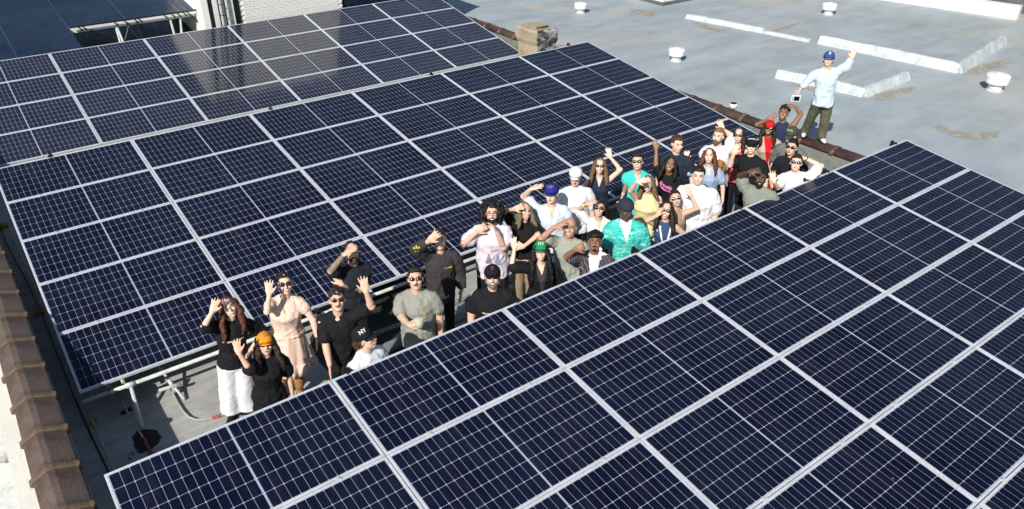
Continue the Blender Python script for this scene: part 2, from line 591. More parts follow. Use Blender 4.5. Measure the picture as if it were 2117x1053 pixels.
ME_CLAMP, ME_ECL = clamp_mesh(), end_clamp_mesh()
RACK_LABEL = {'A': 'galvanised pipe rack carrying the front array of solar panels',
              'B': 'galvanised pipe rack with exposed front pipe under the middle array',
              'C': 'galvanised pipe rack carrying the back array of solar panels'}
for key in 'ABC':
    A_ = ARR[key]
    t = A_['t']
    rows = 5 if key != 'C' else 4
    r = empty('panel_rack', A_['o'].xy.to_3d())
    tag(r, RACK_LABEL[key], 'solar panel rack')
    off = -r.location
    x0 = 0 if key != 'C' else -PXP
    # rails run down the slope, two under each column
    for i in range(0 if key != 'C' else -1, 6):
        for fx in (0.22, 0.78):
            mb = MB()
            a = array_point(key, i * PXP + PL * fx, -0.02, -0.065) + off
            b = array_point(key, i * PXP + PL * fx, rows * PYP + 0.03, -0.065) + off
            mb.tube([a, b], 0.022, 6, dome=False)
            mb.build('rail', M['rail'], r)
            for j in range(1, rows):
                link('clamp', ME_CLAMP, r, array_point(key, i * PXP + PL * fx + 0.003, j * PYP + 0.0005, 0.0) + off, (t, 0, 0))
    # cross pipes and posts
    for fy in ((0.06, 0.5, 0.97) if key != 'B' else (0.06, 0.5)):
        y = rows * PYP * fy
        a = array_point(key, x0 + 0.02, y, -0.115) + off
        b = array_point(key, 6 * PXP - 0.02, y, -0.115) + off
        mb = MB()
        mb.tube([a, b], 0.025, 8, dome=False)
        mb.build('cross_pipe', M['pipe'], r, True)
        for i in range(0, 6, 2):
            p = array_point(key, i * PXP + 0.55, y, -0.115) + off
            mb = MB()
            mb.tube([p, (p.x, p.y, 0)], 0.024, 8, dome=False)
            mb.build('post', M['pipe'], r, True)
            mb = MB()
            mb.tube([(p.x, p.y, 0), (p.x, p.y, 0.012)], 0.09, 12, dome=False)
            mb.build('base_plate', M['pipe'], r)
    if key == 'B':
        yp, zp = 8.44, 0.385
        mb = MB()
        mb.tube([V((0.085, yp, zp)) + off, V((12.8, yp, zp)) + off], 0.025, 12, dome=False)
        mb.build('cross_pipe', M['pipe'], r, True)
        for i in range(5):
            bx = 0.62 + i * 2.62
            mb = MB()
            mb.tube([V((bx, yp, zp)) + off, V((bx - 0.045, yp - 0.37, 0.0)) + off], 0.0235, 10, dome=False)
            mb.build('post', M['pipe'], r, True)
            mb = MB()
            mb.tube([V((bx - 0.055, yp, zp)) + off, V((bx + 0.055, yp, zp)) + off], 0.032, 12, dome=False)
            mb.build('pipe_tee', M['pipe'], r, True)
            # bracket from pipe to the panel edge
            cxp = bx - 0.22
            mb = MB()
            mb.tube([V((cxp - 0.03, yp, zp)) + off, V((cxp + 0.03, yp, zp)) + off], 0.034, 10, dome=False)
            mb.build('pipe_clamp', M['conduit'], r, True)
            mb = MB()
            q = array_point(key, cxp - A_['o'].x, 5 * PYP - 0.03, -0.03)
            mb.tube([V((cxp, yp, zp + 0.02)) + off, q + off], 0.017, 6, dome=False)
            mb.box(tuple(V((cxp - 0.022, yp - 0.015, zp + 0.01)) + off), tuple(V((cxp + 0.022, yp + 0.07, zp + 0.075)) + off))
            mb.build('bracket', M['black_plastic'], r)
        # second, taller frame leg with a clamp and its brace further in
        for i in range(1):
            bx = 1.02 + i * 2.62
            mb = MB()
            mb.tube([V((bx - 0.10, 9.05, 0.47)) + off, V((bx + 0.06, 8.42, 0.10)) + off, V((bx + 0.10, 8.25, 0.03)) + off], 0.017, 8, dome=False)
            mb.build('brace', M['pipe'], r, True)
            mb = MB()
            mb.tube([V((bx - 0.12, 8.46, 0.14)) + off, V((bx + 0.14, 8.43, 0.14)) + off], 0.022, 8, dome=False)
            mb.tube([V((bx + 0.02, 8.5, 0.22)) + off, V((bx + 0.05, 8.42, 0.06)) + off], 0.027, 8, dome=False)
            mb.build('clamp', M['pipe'], r, True)
    # black end pieces standing proud of the far edge
    xs = {'A': [2.31, 4.45, 6.35, 8.37, 9.93, 10.45, 12.35], 'B': [0.4 * PXP, 2.2 * PXP, 3.9 * PXP, 5.72 * PXP], 'C': []}[key]
    for x in xs:
        link('end_clamp', ME_ECL, r, array_point(key, x, -0.012, -0.004) + off, (t, 0, random.uniform(-.5, .5)))
    if key == 'C':   # channel along the near edge
        mb = MB()
        a = array_point(key, x0, rows * PYP + 0.012, -0.030) + off
        b = array_point(key, 6 * PXP, rows * PYP + 0.012, -0.030) + off
        Mx = Matrix.Translation(a) @ Matrix.Rotation(t, 4, 'X')
        mb.box((0, -0.035, -0.03), (b.x - a.x, 0.0, 0.0), Mx)
        mb.build('edge_channel', M['rail'], r)

# ------------------------------------------------------------------ far black arrays
def black_array(key, xs, ys, origin, tilt, name, skip=lambda a, b: False):
    px_, py_ = 1.385, 0.575
    mbm = MB()
    mbm.box((0.004, -py_ + 0.003, -0.03), (px_ - 0.004, -0.003, 0.0))
    me = mbm.mesh('glass', M['black_panel'])
    mbe = MB()
    mbe.box((0.0, -py_, -0.036), (px_, 0.0, -0.0025))
    mee = mbe.mesh('edge', M['seam'])
    for i in xs:
        for j in ys:
            if skip(i, j):
                continue
            P = origin + V((i * px_, 0, 0)) - V((0, math.cos(tilt), math.sin(tilt))) * (j * py_)
            cor = [P, P + V((px_, 0, 0)), P + V((0, -py_, -0.05)), P + V((px_, -py_, -0.05))]
            if not in_view(P, cor):
                continue
            e = empty('solar_panel', P, (tilt + random.uniform(-.004, .004), random.uniform(-.003, .003), 0))
            a, b = i - min(xs), j - min(ys)
            words_ = ['first', 'second', 'third', 'fourth', 'fifth', 'sixth', 'seventh', 'eighth', 'ninth', 'tenth', 'eleventh', 'twelfth', 'thirteenth', 'fourteenth', 'fifteenth', 'sixteenth', 'seventeenth', 'eighteenth']
            tag(e, 'black panel of %s, %s row from near edge, %s column from the left' % (name, words_[max(ys) - j], words_[a]),
                'solar panel', 'frameless black panels of the ' + name)
            link('glass', me, e)
            link('edge', mee, e)


TD = 0.12
D0 = at(140, 57, 1.36)
black_array('D', range(-3, 3), range(-12, 3), D0, TD, 'far black array', lambda i, j: (j >= 0 and i >= 0))
black_array('E', range(0, 3), range(-8, 3), V((2.86, 22.6, 0.62)), 0.10, 'low shaded array', lambda i, j: False)
r = empty('panel_rack', (2.9, 22.5, 0))
tag(r, 'pale steel beam on splayed legs under the edge of the far black array', 'solar panel rack')
mb = MB(); mb.box((-0.08, 0.03, 1.22), (3.1, 0.10, 1.345)); mb.build('beam', M['white_metal'], r)
mb = MB(); mb.box((-0.1, -0.1, 1.372), (3.1, -0.06, 1.412)); mb.build('edge_trim', M['black_edge'], r)
for x in (0.98, 2.35):
    mb = MB(); mb.tube([(x, 0.06, 1.24), (x - 0.05, -0.35, 0.5)], 0.03, 8, dome=False); mb.build('leg', M['pipe'], r, True)
    mb = MB(); mb.tube([(x + 0.02 + (0.25 if x > 2 else 0), 0.06, 1.24), (x + 0.07, -0.35, 0.5)], 0.03, 8, dome=False); mb.build('leg', M['pipe'], r, True)
for x, dx in ((0.35, 0.9), (1.25, 0.2), (1.3, -0.25), (2.9, 0.3), (1.5, 0.03)):
    mb = MB(); mb.tube([(x, 0.0, 1.26), (x + dx, -0.1, 0.8)], 0.016, 6, dome=False); mb.build('brace', M['dark_metal'], r)
for x in (0.1, 0.2, 0.95, 1.2, 1.45, 1.55, 2.2, 2.4, 2.55, 2.7, 2.8):
    mb = MB(); mb.tube([(x, -0.02, 1.36), (x + 0.09, -0.01, 1.25)], 0.016, 6, dome=False); mb.build('hook', M['black_plastic'], r)

# ------------------------------------------------------------------ bulkhead of white brick with ladders
bx0, bx1, by0, by1, bh = 5.92, 9.98, 21.82, 25.0, 4.2
bk = empty('brick_bulkhead', ((bx0 + bx1) / 2, by0, 0))
tag(bk, 'white painted brick stair bulkhead with black painted shade strips and a ladder', 'building')
mb = MB(); mb.box((bx0 + .02, by0 + .02, 0), (bx1 - .02, by1, bh)); mb.build('wall', M['mortar'], bk, loc=-bk.location)
bmz = MB()
zr = 0
brick = MB(); brick.box((0, 0, 0), (0.198, 0.022, 0.056)); ME_BRICK = brick.mesh('brick', M['white_brick'])
k = 0
zz = 0.95
nb = 0
rest = MB()
while zz < bh - 0.06:
    xx = 6.93 + (0.104 if k % 2 else 0)
    while xx < bx1 - 0.2:
        y = by0 + random.uniform(-0.004, 0.003)
        if nb < 299 and zz < 2.2:
            link('brick', ME_BRICK, bk, V((xx, y, zz)) - bk.location)
            nb += 1
        else:
            rest.box((xx, y, zz), (xx + 0.198, y + 0.022, zz + 0.056))
        xx += 0.207
    zz += 0.066
    k += 1
tag(rest.build('brick_courses', M['white_brick'], bk, loc=-bk.location), kind='stuff')
for a, b_, mt, nm, pr_ in ((bx0, 6.09, 'white_brick', 'pier', 0.02), (6.09, 6.21, 'tar', 'shade_strip', 0.012), (6.21, 6.76, 'white_metal', 'chute_panel', 0.03), (6.76, 6.925, 'tar', 'shade_strip', 0.012)):  # shade of the wall recesses is put in as black strips
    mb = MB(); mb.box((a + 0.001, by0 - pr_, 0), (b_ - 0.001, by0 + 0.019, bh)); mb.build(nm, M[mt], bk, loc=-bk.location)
ladder = empty('ladder', (6.40, by0 - 0.12, 0))
tag(ladder, 'dark steel ladder fixed upright to the white bulkhead', 'ladder')
for x in (-0.07, 0.10):
    mb = MB(); mb.box((x - 0.013, -0.02, 0), (x + 0.013, 0.02, bh + 0.6)); mb.build('rail', M['dark_metal'], ladder)
z = 0.2
while z < bh + 0.5:
    mb = MB(); mb.tube([(-0.07, 0, z), (0.10, 0, z)], 0.009, 6, dome=False); mb.build('rung', M['dark_metal'], ladder)
    z += 0.28
lad2 = empty('ladder', (6.64, by0 - 0.10, 0))
tag(lad2, 'thin wire ladder beside the dark steel ladder on the bulkhead', 'ladder')
for x in (-0.06, 0.06):
    mb = MB(); mb.box((x - 0.004, -0.01, 0), (x + 0.004, 0.01, bh + 0.2)); mb.build('rail', M['rail'], lad2)
z = 0.3
while z < bh:
    mb = MB(); mb.tube([(-0.06, 0, z), (0.06, 0, z)], 0.004, 6, dome=False); mb.build('rung', M['rail'], lad2)
    z += 0.3
# dark boarded enclosure added right of the bulkhead to cast the roof shadow
sh = empty('added_enclosure', (11.9, 21.9, 0))
tag(sh, 'dark blue boarded rooftop enclosure behind the back array, added to cast the roof shadow', 'added enclosure')
mb = MB(); mb.box((-1.85, 0.02, 0), (1.72, 2.4, 1.88)); mb.build('wall', M['black_panel'], sh)
for k in range(9):
    mb = MB(); mb.box((-1.85, 0.0, 0.02 + k * 0.205), (1.74, 0.018, 0.215 + k * 0.205)); mb.build('board', M['black_panel'], sh)
mb = MB(); mb.box((-1.86, -0.04, 1.883), (1.78, 2.45, 1.93)); mb.build('roof', M['black_edge'], sh)

# ------------------------------------------------------------------ left parapet with clay coping
pw = empty('parapet_wall', (-0.30, 8, 0))
tag(pw, 'cream outer wall with weathered brown clay coping tiles along the roof edge', 'wall')
mb = MB(); mb.box((-0.665, -14, -8), (-0.30, 60, 0.862)); mb.build('wall', M['cream_wall'], pw, loc=-pw.location)
mb = MB(); mb.box((-0.297, -14, 0.0), (-0.12, 60, 0.855)); mb.build('inner_lining', M['parapet_inner'], pw, loc=-pw.location)


def coping_tile(L, width, rise, collar=True, round_=False):
    """one coping tile along +y, ridge-shaped, with a raised collar at its near end"""
    mb = MB()
    hw = width / 2

    def prof(s):
        if round_:
            return [(-hw * s, -0.02)] + [(-hw * s * math.cos(a), rise * s * math.sin(a)) for a in [math.pi * q / 10 for q in range(0, 11)]] + [(hw * s, -0.02)]
        return [(-hw * s, -0.02), (-hw * s, 0.035 * s), (-0.28 * hw, rise * s), (0.02 * hw, rise * s * 1.0), (hw * s, 0.05 * s), (hw * s, -0.02)]
    st = [(0.0, 1.13), (0.07, 1.13), (0.075, 1.0), (L, 0.985)] if collar else [(0, 1), (L, .985)]
    mb.loft([[(x, y, z) for x, z in prof(s)] for y, s in st])
    return mb


tl = coping_tile(0.612, 0.39, 0.125)
ME_T1 = tl.mesh('coping_tile', M['tile'])
tl = coping_tile(0.612, 0.39, 0.125)
y = -1.9
col_mb = MB()
for y_, s in ((0.0, 1.16), (0.062, 1.16)):
    pass
hw = 0.193
pc = lambda s: [(-hw * s, -0.02), (-hw * s, 0.05 * s), (-0.28 * hw, 0.125 * s), (0.02 * hw, 0.125 * s), (hw * s, 0.06 * s), (hw * s, -0.02)]
col_mb.loft([[(x, q, z) for x, z in pc(s)] for q, s in ((-0.012, 1.06), (0.002, 1.115), (0.045, 1.12), (0.060, 1.06))])
ME_COL = col_mb.mesh('collar', M['tile_pale'])
n = 0
while y < 22:
    o = link('coping_tile', ME_T1, pw, V((-0.325 + random.uniform(-.006, .006), y + 0.02, 0.86)) - pw.location, (random.uniform(-.006, .006), random.uniform(-.012, .012), random.uniform(-.008, .008)))
    link('collar', ME_COL, o, (0, 0.002, 0.002))
    y += 0.617
    n += 1
# outside conduit on the lower roof
cd_ = tag(MB().build('x', M['conduit']), 'x')
bpy.data.objects.remove(cd_)
mb = MB(); mb.tube([(-0.70, 4, 0.1), (-0.695, 12, 0.05), (-0.70, 20, 0.05)], 0.012, 8)
tag(mb.build('wall_conduit', M['conduit'], smooth=True), 'thin grey conduit running along the outer cream wall', 'conduit')
mb = MB()
pts = [at(-30, 800, -2.3), at(5, 870, -2.3), at(18, 905, -2.3), at(20, 935, -2.35), at(8, 950, -2.4), at(-20, 955, -2.4)]
mb.tube(pts, 0.05, 10)
tag(mb.build('bent_pipe', M['conduit'], smooth=True), 'bent grey pipe lying on the pale lower roof outside the wall', 'pipe')

# ------------------------------------------------------------------ right parapet with glazed half-round coping
rp = empty('parapet_wall', (13.16, 8, 0))
tag(rp, 'low grey parapet capped with glazed brown half-round coping, man standing on it', 'wall')
mb = MB(); mb.box((13.03, -14, 0), (13.29, 60, 0.545)); mb.build('wall', M['parapet_inner'], rp, loc=-rp.location)
tl = coping_tile(0.72, 0.29, 0.105, True, True)
ME_T2 = tl.mesh('coping_tile', M['tile_red'], True)
ME_T2b = ME_T2.copy(); ME_T2b.materials.clear(); ME_T2b.materials.append(M['tile_pale'])
y = 3.0
k = 0
while y < 24:
    me = ME_T2b if k in (9, 15, 17, 18, 19, 20, 24) else ME_T2
    link('coping_tile', me, rp, V((13.16 + random.uniform(-.005, .005), y, 0.545)) - rp.location, (random.uniform(-.004, .004), 0, random.uniform(-.006, .006)))
    y += 0.725
    k += 1
# pipe stub with cap by the parapet
vp = empty('vent_stub', tuple(at(1514, 232, 0.3).xy) + (0.0,))
tag(vp, 'small galvanised vent stub with round cap just behind the brown coping', 'vent')
mb = MB(); mb.tube([(0, 0, 0), (0, 0, 0.42)], 0.05, 12, dome=False); mb.build('pipe', M['pipe'], vp, True)
mb = MB(); mb.tube([(0, 0, 0.40), (0, 0, 0.50)], 0.085, 14, dome=False); mb.build('cap', M['white_metal'], vp, True)
mb = MB(); mb.tube([(0, 0, 0.50), (0, 0, 0.51)], 0.07, 14, dome=False); mb.build('cap_plate', M['dark_metal'], vp, True)

# chimney
chm = empty('chimney', (12.62, 15.95, 0))
tag(chm, 'squat weathered stucco chimney, pale on one side and peeling dark on the other', 'chimney')
def taper_box(lv):
    mb = MB()
    mb.loft([[(-a, -b, z), (a, -b, z), (a, b, z), (-a, b, z)] for z, a, b in lv])
    return mb
def rough_mesh(o, amp, cuts=5):
    bm = bmesh.new(); bm.from_mesh(o.data)
    bmesh.ops.subdivide_edges(bm, edges=bm.edges[:], cuts=cuts, use_grid_fill=True)
    for v in bm.verts:
        q = v.co
        n_ = noise.noise_vector(q * 3.1) * amp + noise.noise_vector(q * 9) * amp * 0.5
        v.co += n_
    bm.to_mesh(o.data); bm.free()
s_ = taper_box([(0, .30, .40), (0.85, .30, .40), (0.95, .345, .45), (1.20, .345, .45), (1.26, .30, .40)]).build('stack', M['chimney'], chm)
rough_mesh(s_, 0.022)
s_ = taper_box([(1.24, .20, .24), (1.31, .20, .24)]).build('cap_slab', M['chimney'], chm)

# ------------------------------------------------------------------ roof vents
def roof_vent(px, py, s, label):
    P = at(px, py, 0)
    e = empty('roof_vent', P)
    tag(e, label, 'roof vent', 'white round roof vents on the silver roof')
    mb = MB(); mb.tube([(0, 0, 0), (0, 0, .26 * s)], .165 * s, 20, dome=False); mb.build('pipe', M['white_metal'], e, True)
    mb = MB()
    mb.loft([[(r_ * math.cos(a), r_ * math.sin(a), z) for a in [2 * math.pi * i / 24 for i in range(24)]] for r_, z in ((.225 * s, .20 * s), (.265 * s, .205 * s), (.28 * s, .38 * s), (.255 * s, .41 * s), (.06 * s, .44 * s))])
    mb.build('cap', M['white_metal'], e)
    mb = MB(); mb.tube([(0, 0, .42 * s), (0, 0, .47 * s)], [.045 * s, .02 * s], 10, dome=False); mb.build('finial', M['white_metal'], e, True)
    mb = MB()
    mb.loft([[(r_ * math.cos(a), r_ * math.sin(a), z) for a in [2 * math.pi * i / 24 for i in range(24)]] for r_, z in ((.21 * s, .0), (.19 * s, .02), (.167 * s, .05 * s))])
    mb.build('flashing', M['curb'], e, True)


roof_vent(1397, 126, 0.82, 'white round roof vent nearest the top corner of the middle array')
roof_vent(2055, 187, 1.0, 'white round roof vent near the raised white curb and tan stain')
roof_vent(1200, 27, 0.80, 'small white roof vent between the chimney and the skylight')
roof_vent(1712, 30, 0.88, 'white round roof vent behind the long curb, below the white wall')


# curbs: raised coated flashings, each a thing with its segments
def wedge(a, b, h, w, mat, name, parent, lean=0.10):
    """raised strip from a to b (xy), upright face towards the viewer's side"""
    a, b = V((*a, 0)), V((*b, 0))
    d = (b - a)
    L = d.length
    d.normalize()
    n_ = V((-d.y, d.x, 0))
    mb = MB()
    K = max(2, int(L / 0.18))
    rings = []
    for k in range(K + 1):
        p = a + d * (L * k / K)
        hh = h * (1 + 0.10 * noise.noise(p * 1.7)) * (0.9 if k in (0, K) else 1)
        j = 0.02 * noise.noise(p * 3.3)
        rings.append([p + n_ * (-w / 2 + j), p + n_ * (-w / 2 + lean + j) + V((0, 0, hh)), p + n_ * (w / 2 - 0.01 + j) + V((0, 0, hh * 0.97)), p + n_ * (w / 2 + j)])
    mb.loft(rings)
    o = mb.build(name, mat, parent)
    return o


def curb(label, segs):
    e = empty('roof_curb', (*segs[0][0], 0))
    tag(e, label, 'roof curb')
    for a, b, h, w in segs:
        o = wedge(a, b, h, w, M['curb'], 'curb_segment', e)
        o.location = -e.location
    return e


curb('short L-shaped white coated curb behind the standing man', [((17.55, 11.95), (18.02, 9.70), .22, .22), ((18.03, 9.70), (20.15, 9.80), .215, .21)])
curb('larger L-shaped white coated curb, further back than the short one', [((21.3, 13.25), (21.80, 9.28), .25, .22), ((21.81, 9.28), (25.7, 9.92), .245, .21)])
curb('long low white coated ridge across the silver roof', [((20.45, 17.75), (20.95, 15.0), .13, .26), ((20.95, 15.05), (21.22, 13.5), .07, .26)])

# tan ponding stains, thin irregular sheets on the coating
def blob(name, pxs, mat, z, label, kind='stuff', jag=0.04):
    pts = [at(x, y, z) for x, y in pxs]
    c = sum(pts, V()) / len(pts)
    out = []
    n_ = len(pts)
    for i in range(n_):
        a, b = pts[i], pts[(i + 1) % n_]
        for k in range(8):
            p = a.lerp(b, k / 8)
            p = p + (p - c).normalized() * (noise.noise(p * 4.1) * jag * 2 + noise.noise(p * 13) * jag)
            out.append((p.x, p.y, z))
    bm = bmesh.new()
    vs = [bm.verts.new(p) for p in out]
    f = bm.faces.new(vs)
    bmesh.ops.triangulate(bm, faces=[f])
    me = bpy.data.meshes.new(name)
    bm.to_mesh(me); bm.free()
    me.materials.append(mat)
    if me.polygons and me.polygons[0].normal.z < 0:
        me.flip_normals()
    return tag(link(name, me), label, None, None, kind)


blob('roof_stain', [(1800, 206), (1812, 193), (1850, 186), (1882, 178), (1898, 181), (1880, 190), (1850, 200), (1825, 208)], M['tan_stain'], .004, 'tan stain beside the short curb')
blob('roof_stain', [(1996, 152), (2005, 143), (2045, 130), (2085, 121), (2100, 126), (2075, 137), (2040, 148), (2010, 156)], M['tan_stain'], .004, 'tan stain beside the larger curb')
blob('roof_stain', [(1925, 262), (1945, 259), (1975, 272), (2030, 274), (2068, 272), (2060, 284), (2030, 290), (1985, 286), (1950, 276)], M['tan_stain'], .004, 'crescent of tan dirt on the silver roof')
blob('roof_stain', [(1655, 180), (1640, 174), (1625, 165), (1632, 160), (1660, 170), (1700, 184), (1690, 192)], M['tan_stain'], .004, 'tan dirt under the short curb')
blob('roof_stain', [(1432, 48), (1428, 42), (1460, 52), (1500, 62), (1490, 68), (1450, 58)], M['tan_stain'], .004, 'tan dirt under the low ridge')
blob('roof_stain', [(1300, 18), (1330, 20), (1358, 27), (1350, 33), (1325, 31), (1305, 26)], M['tan_stain'], .004, 'tan dirt before the skylight')
blob('roof_stain', [(1595, 63), (1630, 52), (1655, 46), (1640, 56), (1610, 66)], M['tan_stain'], .004, 'narrow tan stain behind the low ridge')
blob('roof_stain', [(985, 42), (1010, 44), (1060, 66), (1090, 92), (1150, 92), (1235, 97), (1215, 104), (1130, 112), (1050, 100), (1005, 66)], M['tan_stain'], .004, 'tan dirt round the foot of the chimney')

# skylight
sk = at(1370, 13, 0)
e = empty('skylight', sk)
tag(e, 'grey glazed skylight on a dark curb at the far side of the roof', 'skylight')
mb = MB(); mb.box((-.0, -.0, 0), (2.6, 2.6, .10)); mb.build('curb', M['dark_wall'], e)
mb = MB(); mb.box((.10, .10, .10), (2.5, 2.5, .30)); mb.build('frame', M['white_metal'], e)
for i in range(3):
    mb = MB(); mb.box((.16 + i * .78, .14, .30), (.88 + i * .78, 2.4, .33)); mb.build('pane', M['glass_dark'], e)

# far low white wall and grey building side
e = empty('parapet_wall', (28.6, 13, 0))
tag(e, 'low bright white parapet at the far side of the silver roof', 'wall')
mb = MB(); mb.box((0.0, -2.0, 0), (.35, 30, .42)); mb.build('wall', M['white_metal'], e, rot=(0, 0, math.radians(11.5)))
e = empty('grey_building', (30.2, 10.6, 0))
tag(e, 'dark grey building side rising behind the white parapet', 'building')
mb = MB(); mb.box((0, 0.6, -6), (6, 26, 5)); mb.build('wall', M['dark_wall'], e, rot=(0, 0, math.radians(11.5)))
mb = MB(); mb.box((-.06, 0.42, -6), (.2, 0.59, 5)); mb.build('corner_pipe', M['black_plastic'], e, rot=(0, 0, math.radians(11.5)))

# ------------------------------------------------------------------ things on the aisle roof
blob('tar_patch', [(272, 905), (283, 890), (305, 886), (326, 890), (333, 905), (322, 920), (308, 932), (290, 937), (277, 925)], M['tar'], .004, 'round black tar patch at the foot of the leaning post', 'stuff', 0.012)
for k, (x, y) in enumerate([(274, 938), (268, 948), (306, 940)]):
    blob('tar_patch', [(x - 3, y), (x, y - 2), (x + 3, y), (x, y + 2)], M['tar'], .004, 'small black tar drip', 'stuff', 0.004)


def path_tube(name, pxs, z, r_, mat, label, cat, parent=None):
    mb = MB()
    mb.tube([at(x, y, z) for x, y in pxs], r_, 8)
    o = mb.build(name, mat, parent, True)
    if label:
        tag(o, label, cat)
    return o


path_tube('roof_conduit', [(20, 475), (70, 590), (120, 710), (177, 838), (205, 905), (241, 985), (262, 1040)], .05, .011, M['conduit'], 'thin grey conduit running over the timber block beside the arrays', 'conduit')
path_tube('roof_conduit', [(200, 700), (243, 805), (262, 850), (300, 912), (316, 945), (350, 1020)], .05, .012, M['conduit'], 'grey conduit crossing the tar patch toward the front array', 'conduit')
path_tube('rubber_sleeve', [(297, 907), (306, 925), (318, 946)], .06, .02, M['red_rubber'], 'red-brown rubber sleeve on the conduit over the tar patch', 'sleeve')
path_tube('roof_cable', [(0, 470), (25, 525), (55, 580), (88, 650), (118, 730), (150, 812), (178, 878), (205, 935), (236, 1000)], .012, .011, M['black_plastic'], 'black cable lying on the shaded roof between parapet and arrays', 'cable')
cp = path_tube('bent_conduit', [(352, 800), (362, 822), (372, 840), (382, 854), (392, 863), (405, 868), (425, 867), (448, 862), (472, 854), (520, 838)], .03, .014, M['conduit'], 'pale bent conduit curving along the sunlit aisle floor', 'conduit')
path_tube('warning_tape', [(440, 864), (456, 859)], .03, .018, M['red_label'], None, None, cp)
P = at(190, 876, 0)
mb = MB(); mb.box((-.055, -.05, 0), (.055, .05, .04)); mb.box((-.03, -.055, .04), (.03, .055, .055))
tag(mb.build('timber_block', M['orange_block'], loc=P, rot=(0, 0, .1)), 'weathered orange timber block under the conduit on the shaded roof', 'block')
P = at(83, 648, 0)
mb = MB(); mb.box((-.07, -.06, 0), (.07, .06, .045)); mb.box((-.03, -.065, .045), (.03, .065, .06))
tag(mb.build('timber_block', M['orange_block'], loc=P, rot=(0, 0, .05)), 'timber block under the conduit, beside the middle array corner', 'block')
P = at(8, 470, 0)
mb = MB(); mb.box((-.07, -.06, 0), (.07, .06, .045)); mb.box((-.03, -.065, .045), (.03, .065, .06))
tag(mb.build('timber_block', M['orange_block'], loc=P, rot=(0, 0, .05)), 'farthest timber block under the conduit, near the parapet', 'block')
mb = MB(); mb.box((-.06, -.02, 0), (.06, -.005, .03)); mb.box((-.06, .005, 0), (.06, .02, .03)); mb.box((-.065, -.02, 0), (-.05, .02, .03)); mb.box((.05, -.02, 0), (.065, .02, .03))
tag(mb.build('conduit_support', M['black_plastic'], loc=at(262, 852, 0), rot=(0, 0, .2)), 'small black pipe support under the second conduit', 'pipe support')
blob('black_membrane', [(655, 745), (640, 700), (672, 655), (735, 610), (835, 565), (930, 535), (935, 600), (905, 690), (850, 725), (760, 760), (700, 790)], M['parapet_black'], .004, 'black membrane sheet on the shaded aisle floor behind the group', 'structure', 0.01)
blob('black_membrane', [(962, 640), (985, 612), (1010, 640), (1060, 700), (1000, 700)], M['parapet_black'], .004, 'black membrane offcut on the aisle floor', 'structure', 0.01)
# flat grey sheet metal offcut leaning behind the man with the mug, and trays on the floor
mb = MB()
for y0_, y1_, z_ in ((7.62, 7.78, .05), (8.02, 8.10, .04)):
    mb2 = MB(); mb2.box((3.1, y0_, 0.0), (6.0, y1_, z_)); 
    tag(mb2.build('cable_tray', M['parapet_inner']), 'narrow grey cable tray on the aisle floor ' + ('nearer the front array' if y0_ < 7.8 else 'behind the man with the mug'), 'cable tray')
P = at(744, 684, 0)
e = empty('green_bottle', P); tag(e, 'green bottle standing on the floor behind the man in a black cap', 'bottle')
gm = new_mat('green_plastic', (0.03, 0.22, 0.07), .35)[0]
mb = MB(); mb.tube([(0, 0, 0.03), (0, 0, .22), (0, 0, .26)], [.05, .05, .03], 12); mb.build('body', gm, e, True)
mb = MB(); mb.tube([(0, 0, .285), (0, 0, .31)], .022, 10, dome=False); mb.build('cap', M['black_plastic'], e, True)

# ------------------------------------------------------------------ people
def mat_skin(name, c, rough=0.5):
    m, t, b = new_mat(name, c, rough, spec=0.35)
    v = coords(t, 'Object')
    f = noise_tex(t, v, 14, 3)
    col = mix(t, 0.22, c, ramp(t, f, [(0.3, g3(0.35)), (0.7, g3(0.65))]), 'OVERLAY')
    b.inputs['Subsurface Weight'].default_value = 0.0
    t.links.new(col, b.inputs['Base Color'])
    return m


def mat_cloth(name, c, rough=0.85, pat=None):
    m, t, b = new_mat(name, c, rough, spec=0.2)
    v = coords(t, 'Object')
    f = noise_tex(t, v, 7, 4, 0.6, 0.4)
    lo = tuple(x * 0.86 for x in c)
    col = ramp(t, f, [(0.3, lo), (0.7, c)])
    if pat == 'gingham':
        vv = coords(t, 'Object', (24, 24, 24))
        ch_ = t.nodes.new('ShaderNodeTexChecker')
        t.links.new(vv, ch_.inputs[0]); ch_.inputs['Scale'].default_value = 2.0
        ch_.inputs[1].default_value = (*c, 1); ch_.inputs[2].default_value = (c[0] * .86, c[1] * .78, c[2] * .72, 1)
        col = ch_.outputs[0]
    if pat == 'hawaii':
        vv = coords(t, 'Object', (9, 9, 30))
        mp = vv.node; mp.inputs['Rotation'].default_value = (0.0, 0.5, 0.6)
        n1 = noise_tex(t, vv, 1.0, 4, 0.6, 1.0)
        col = ramp(t, n1, [(0.36, (0.01, 0.05, 0.08)), (0.405, c), (0.58, c), (0.61, (0.55, 0.85, 0.78)), (0.66, c)])
    if pat == 'stripe':
        w = t.nodes.new('ShaderNodeTexWave')
        w.inputs['Scale'].default_value = 11
        w.inputs['Distortion'].default_value = 0.3
        t.links.new(coords(t, 'Object', (1, 1, 0.05)), w.inputs[0])
        col = ramp(t, w.outputs['Fac'], [(0.0, c), (0.78, c), (0.86, (0.45, 0.42, 0.45)), (0.95, c)])
    if pat == 'tattoo':
        vo = noise_tex(t, v, 40, 5, 0.75, 1.2)
        col = ramp(t, vo, [(0.40, c), (0.5, (0.09, 0.08, 0.07)), (0.58, c), (0.66, (0.15, 0.13, 0.11))])
    t.links.new(col, b.inputs['Base Color'])
    f2 = noise_tex(t, v, 220, 2)
    bump(t, b, f2, 0.15, 0.002)
    return m


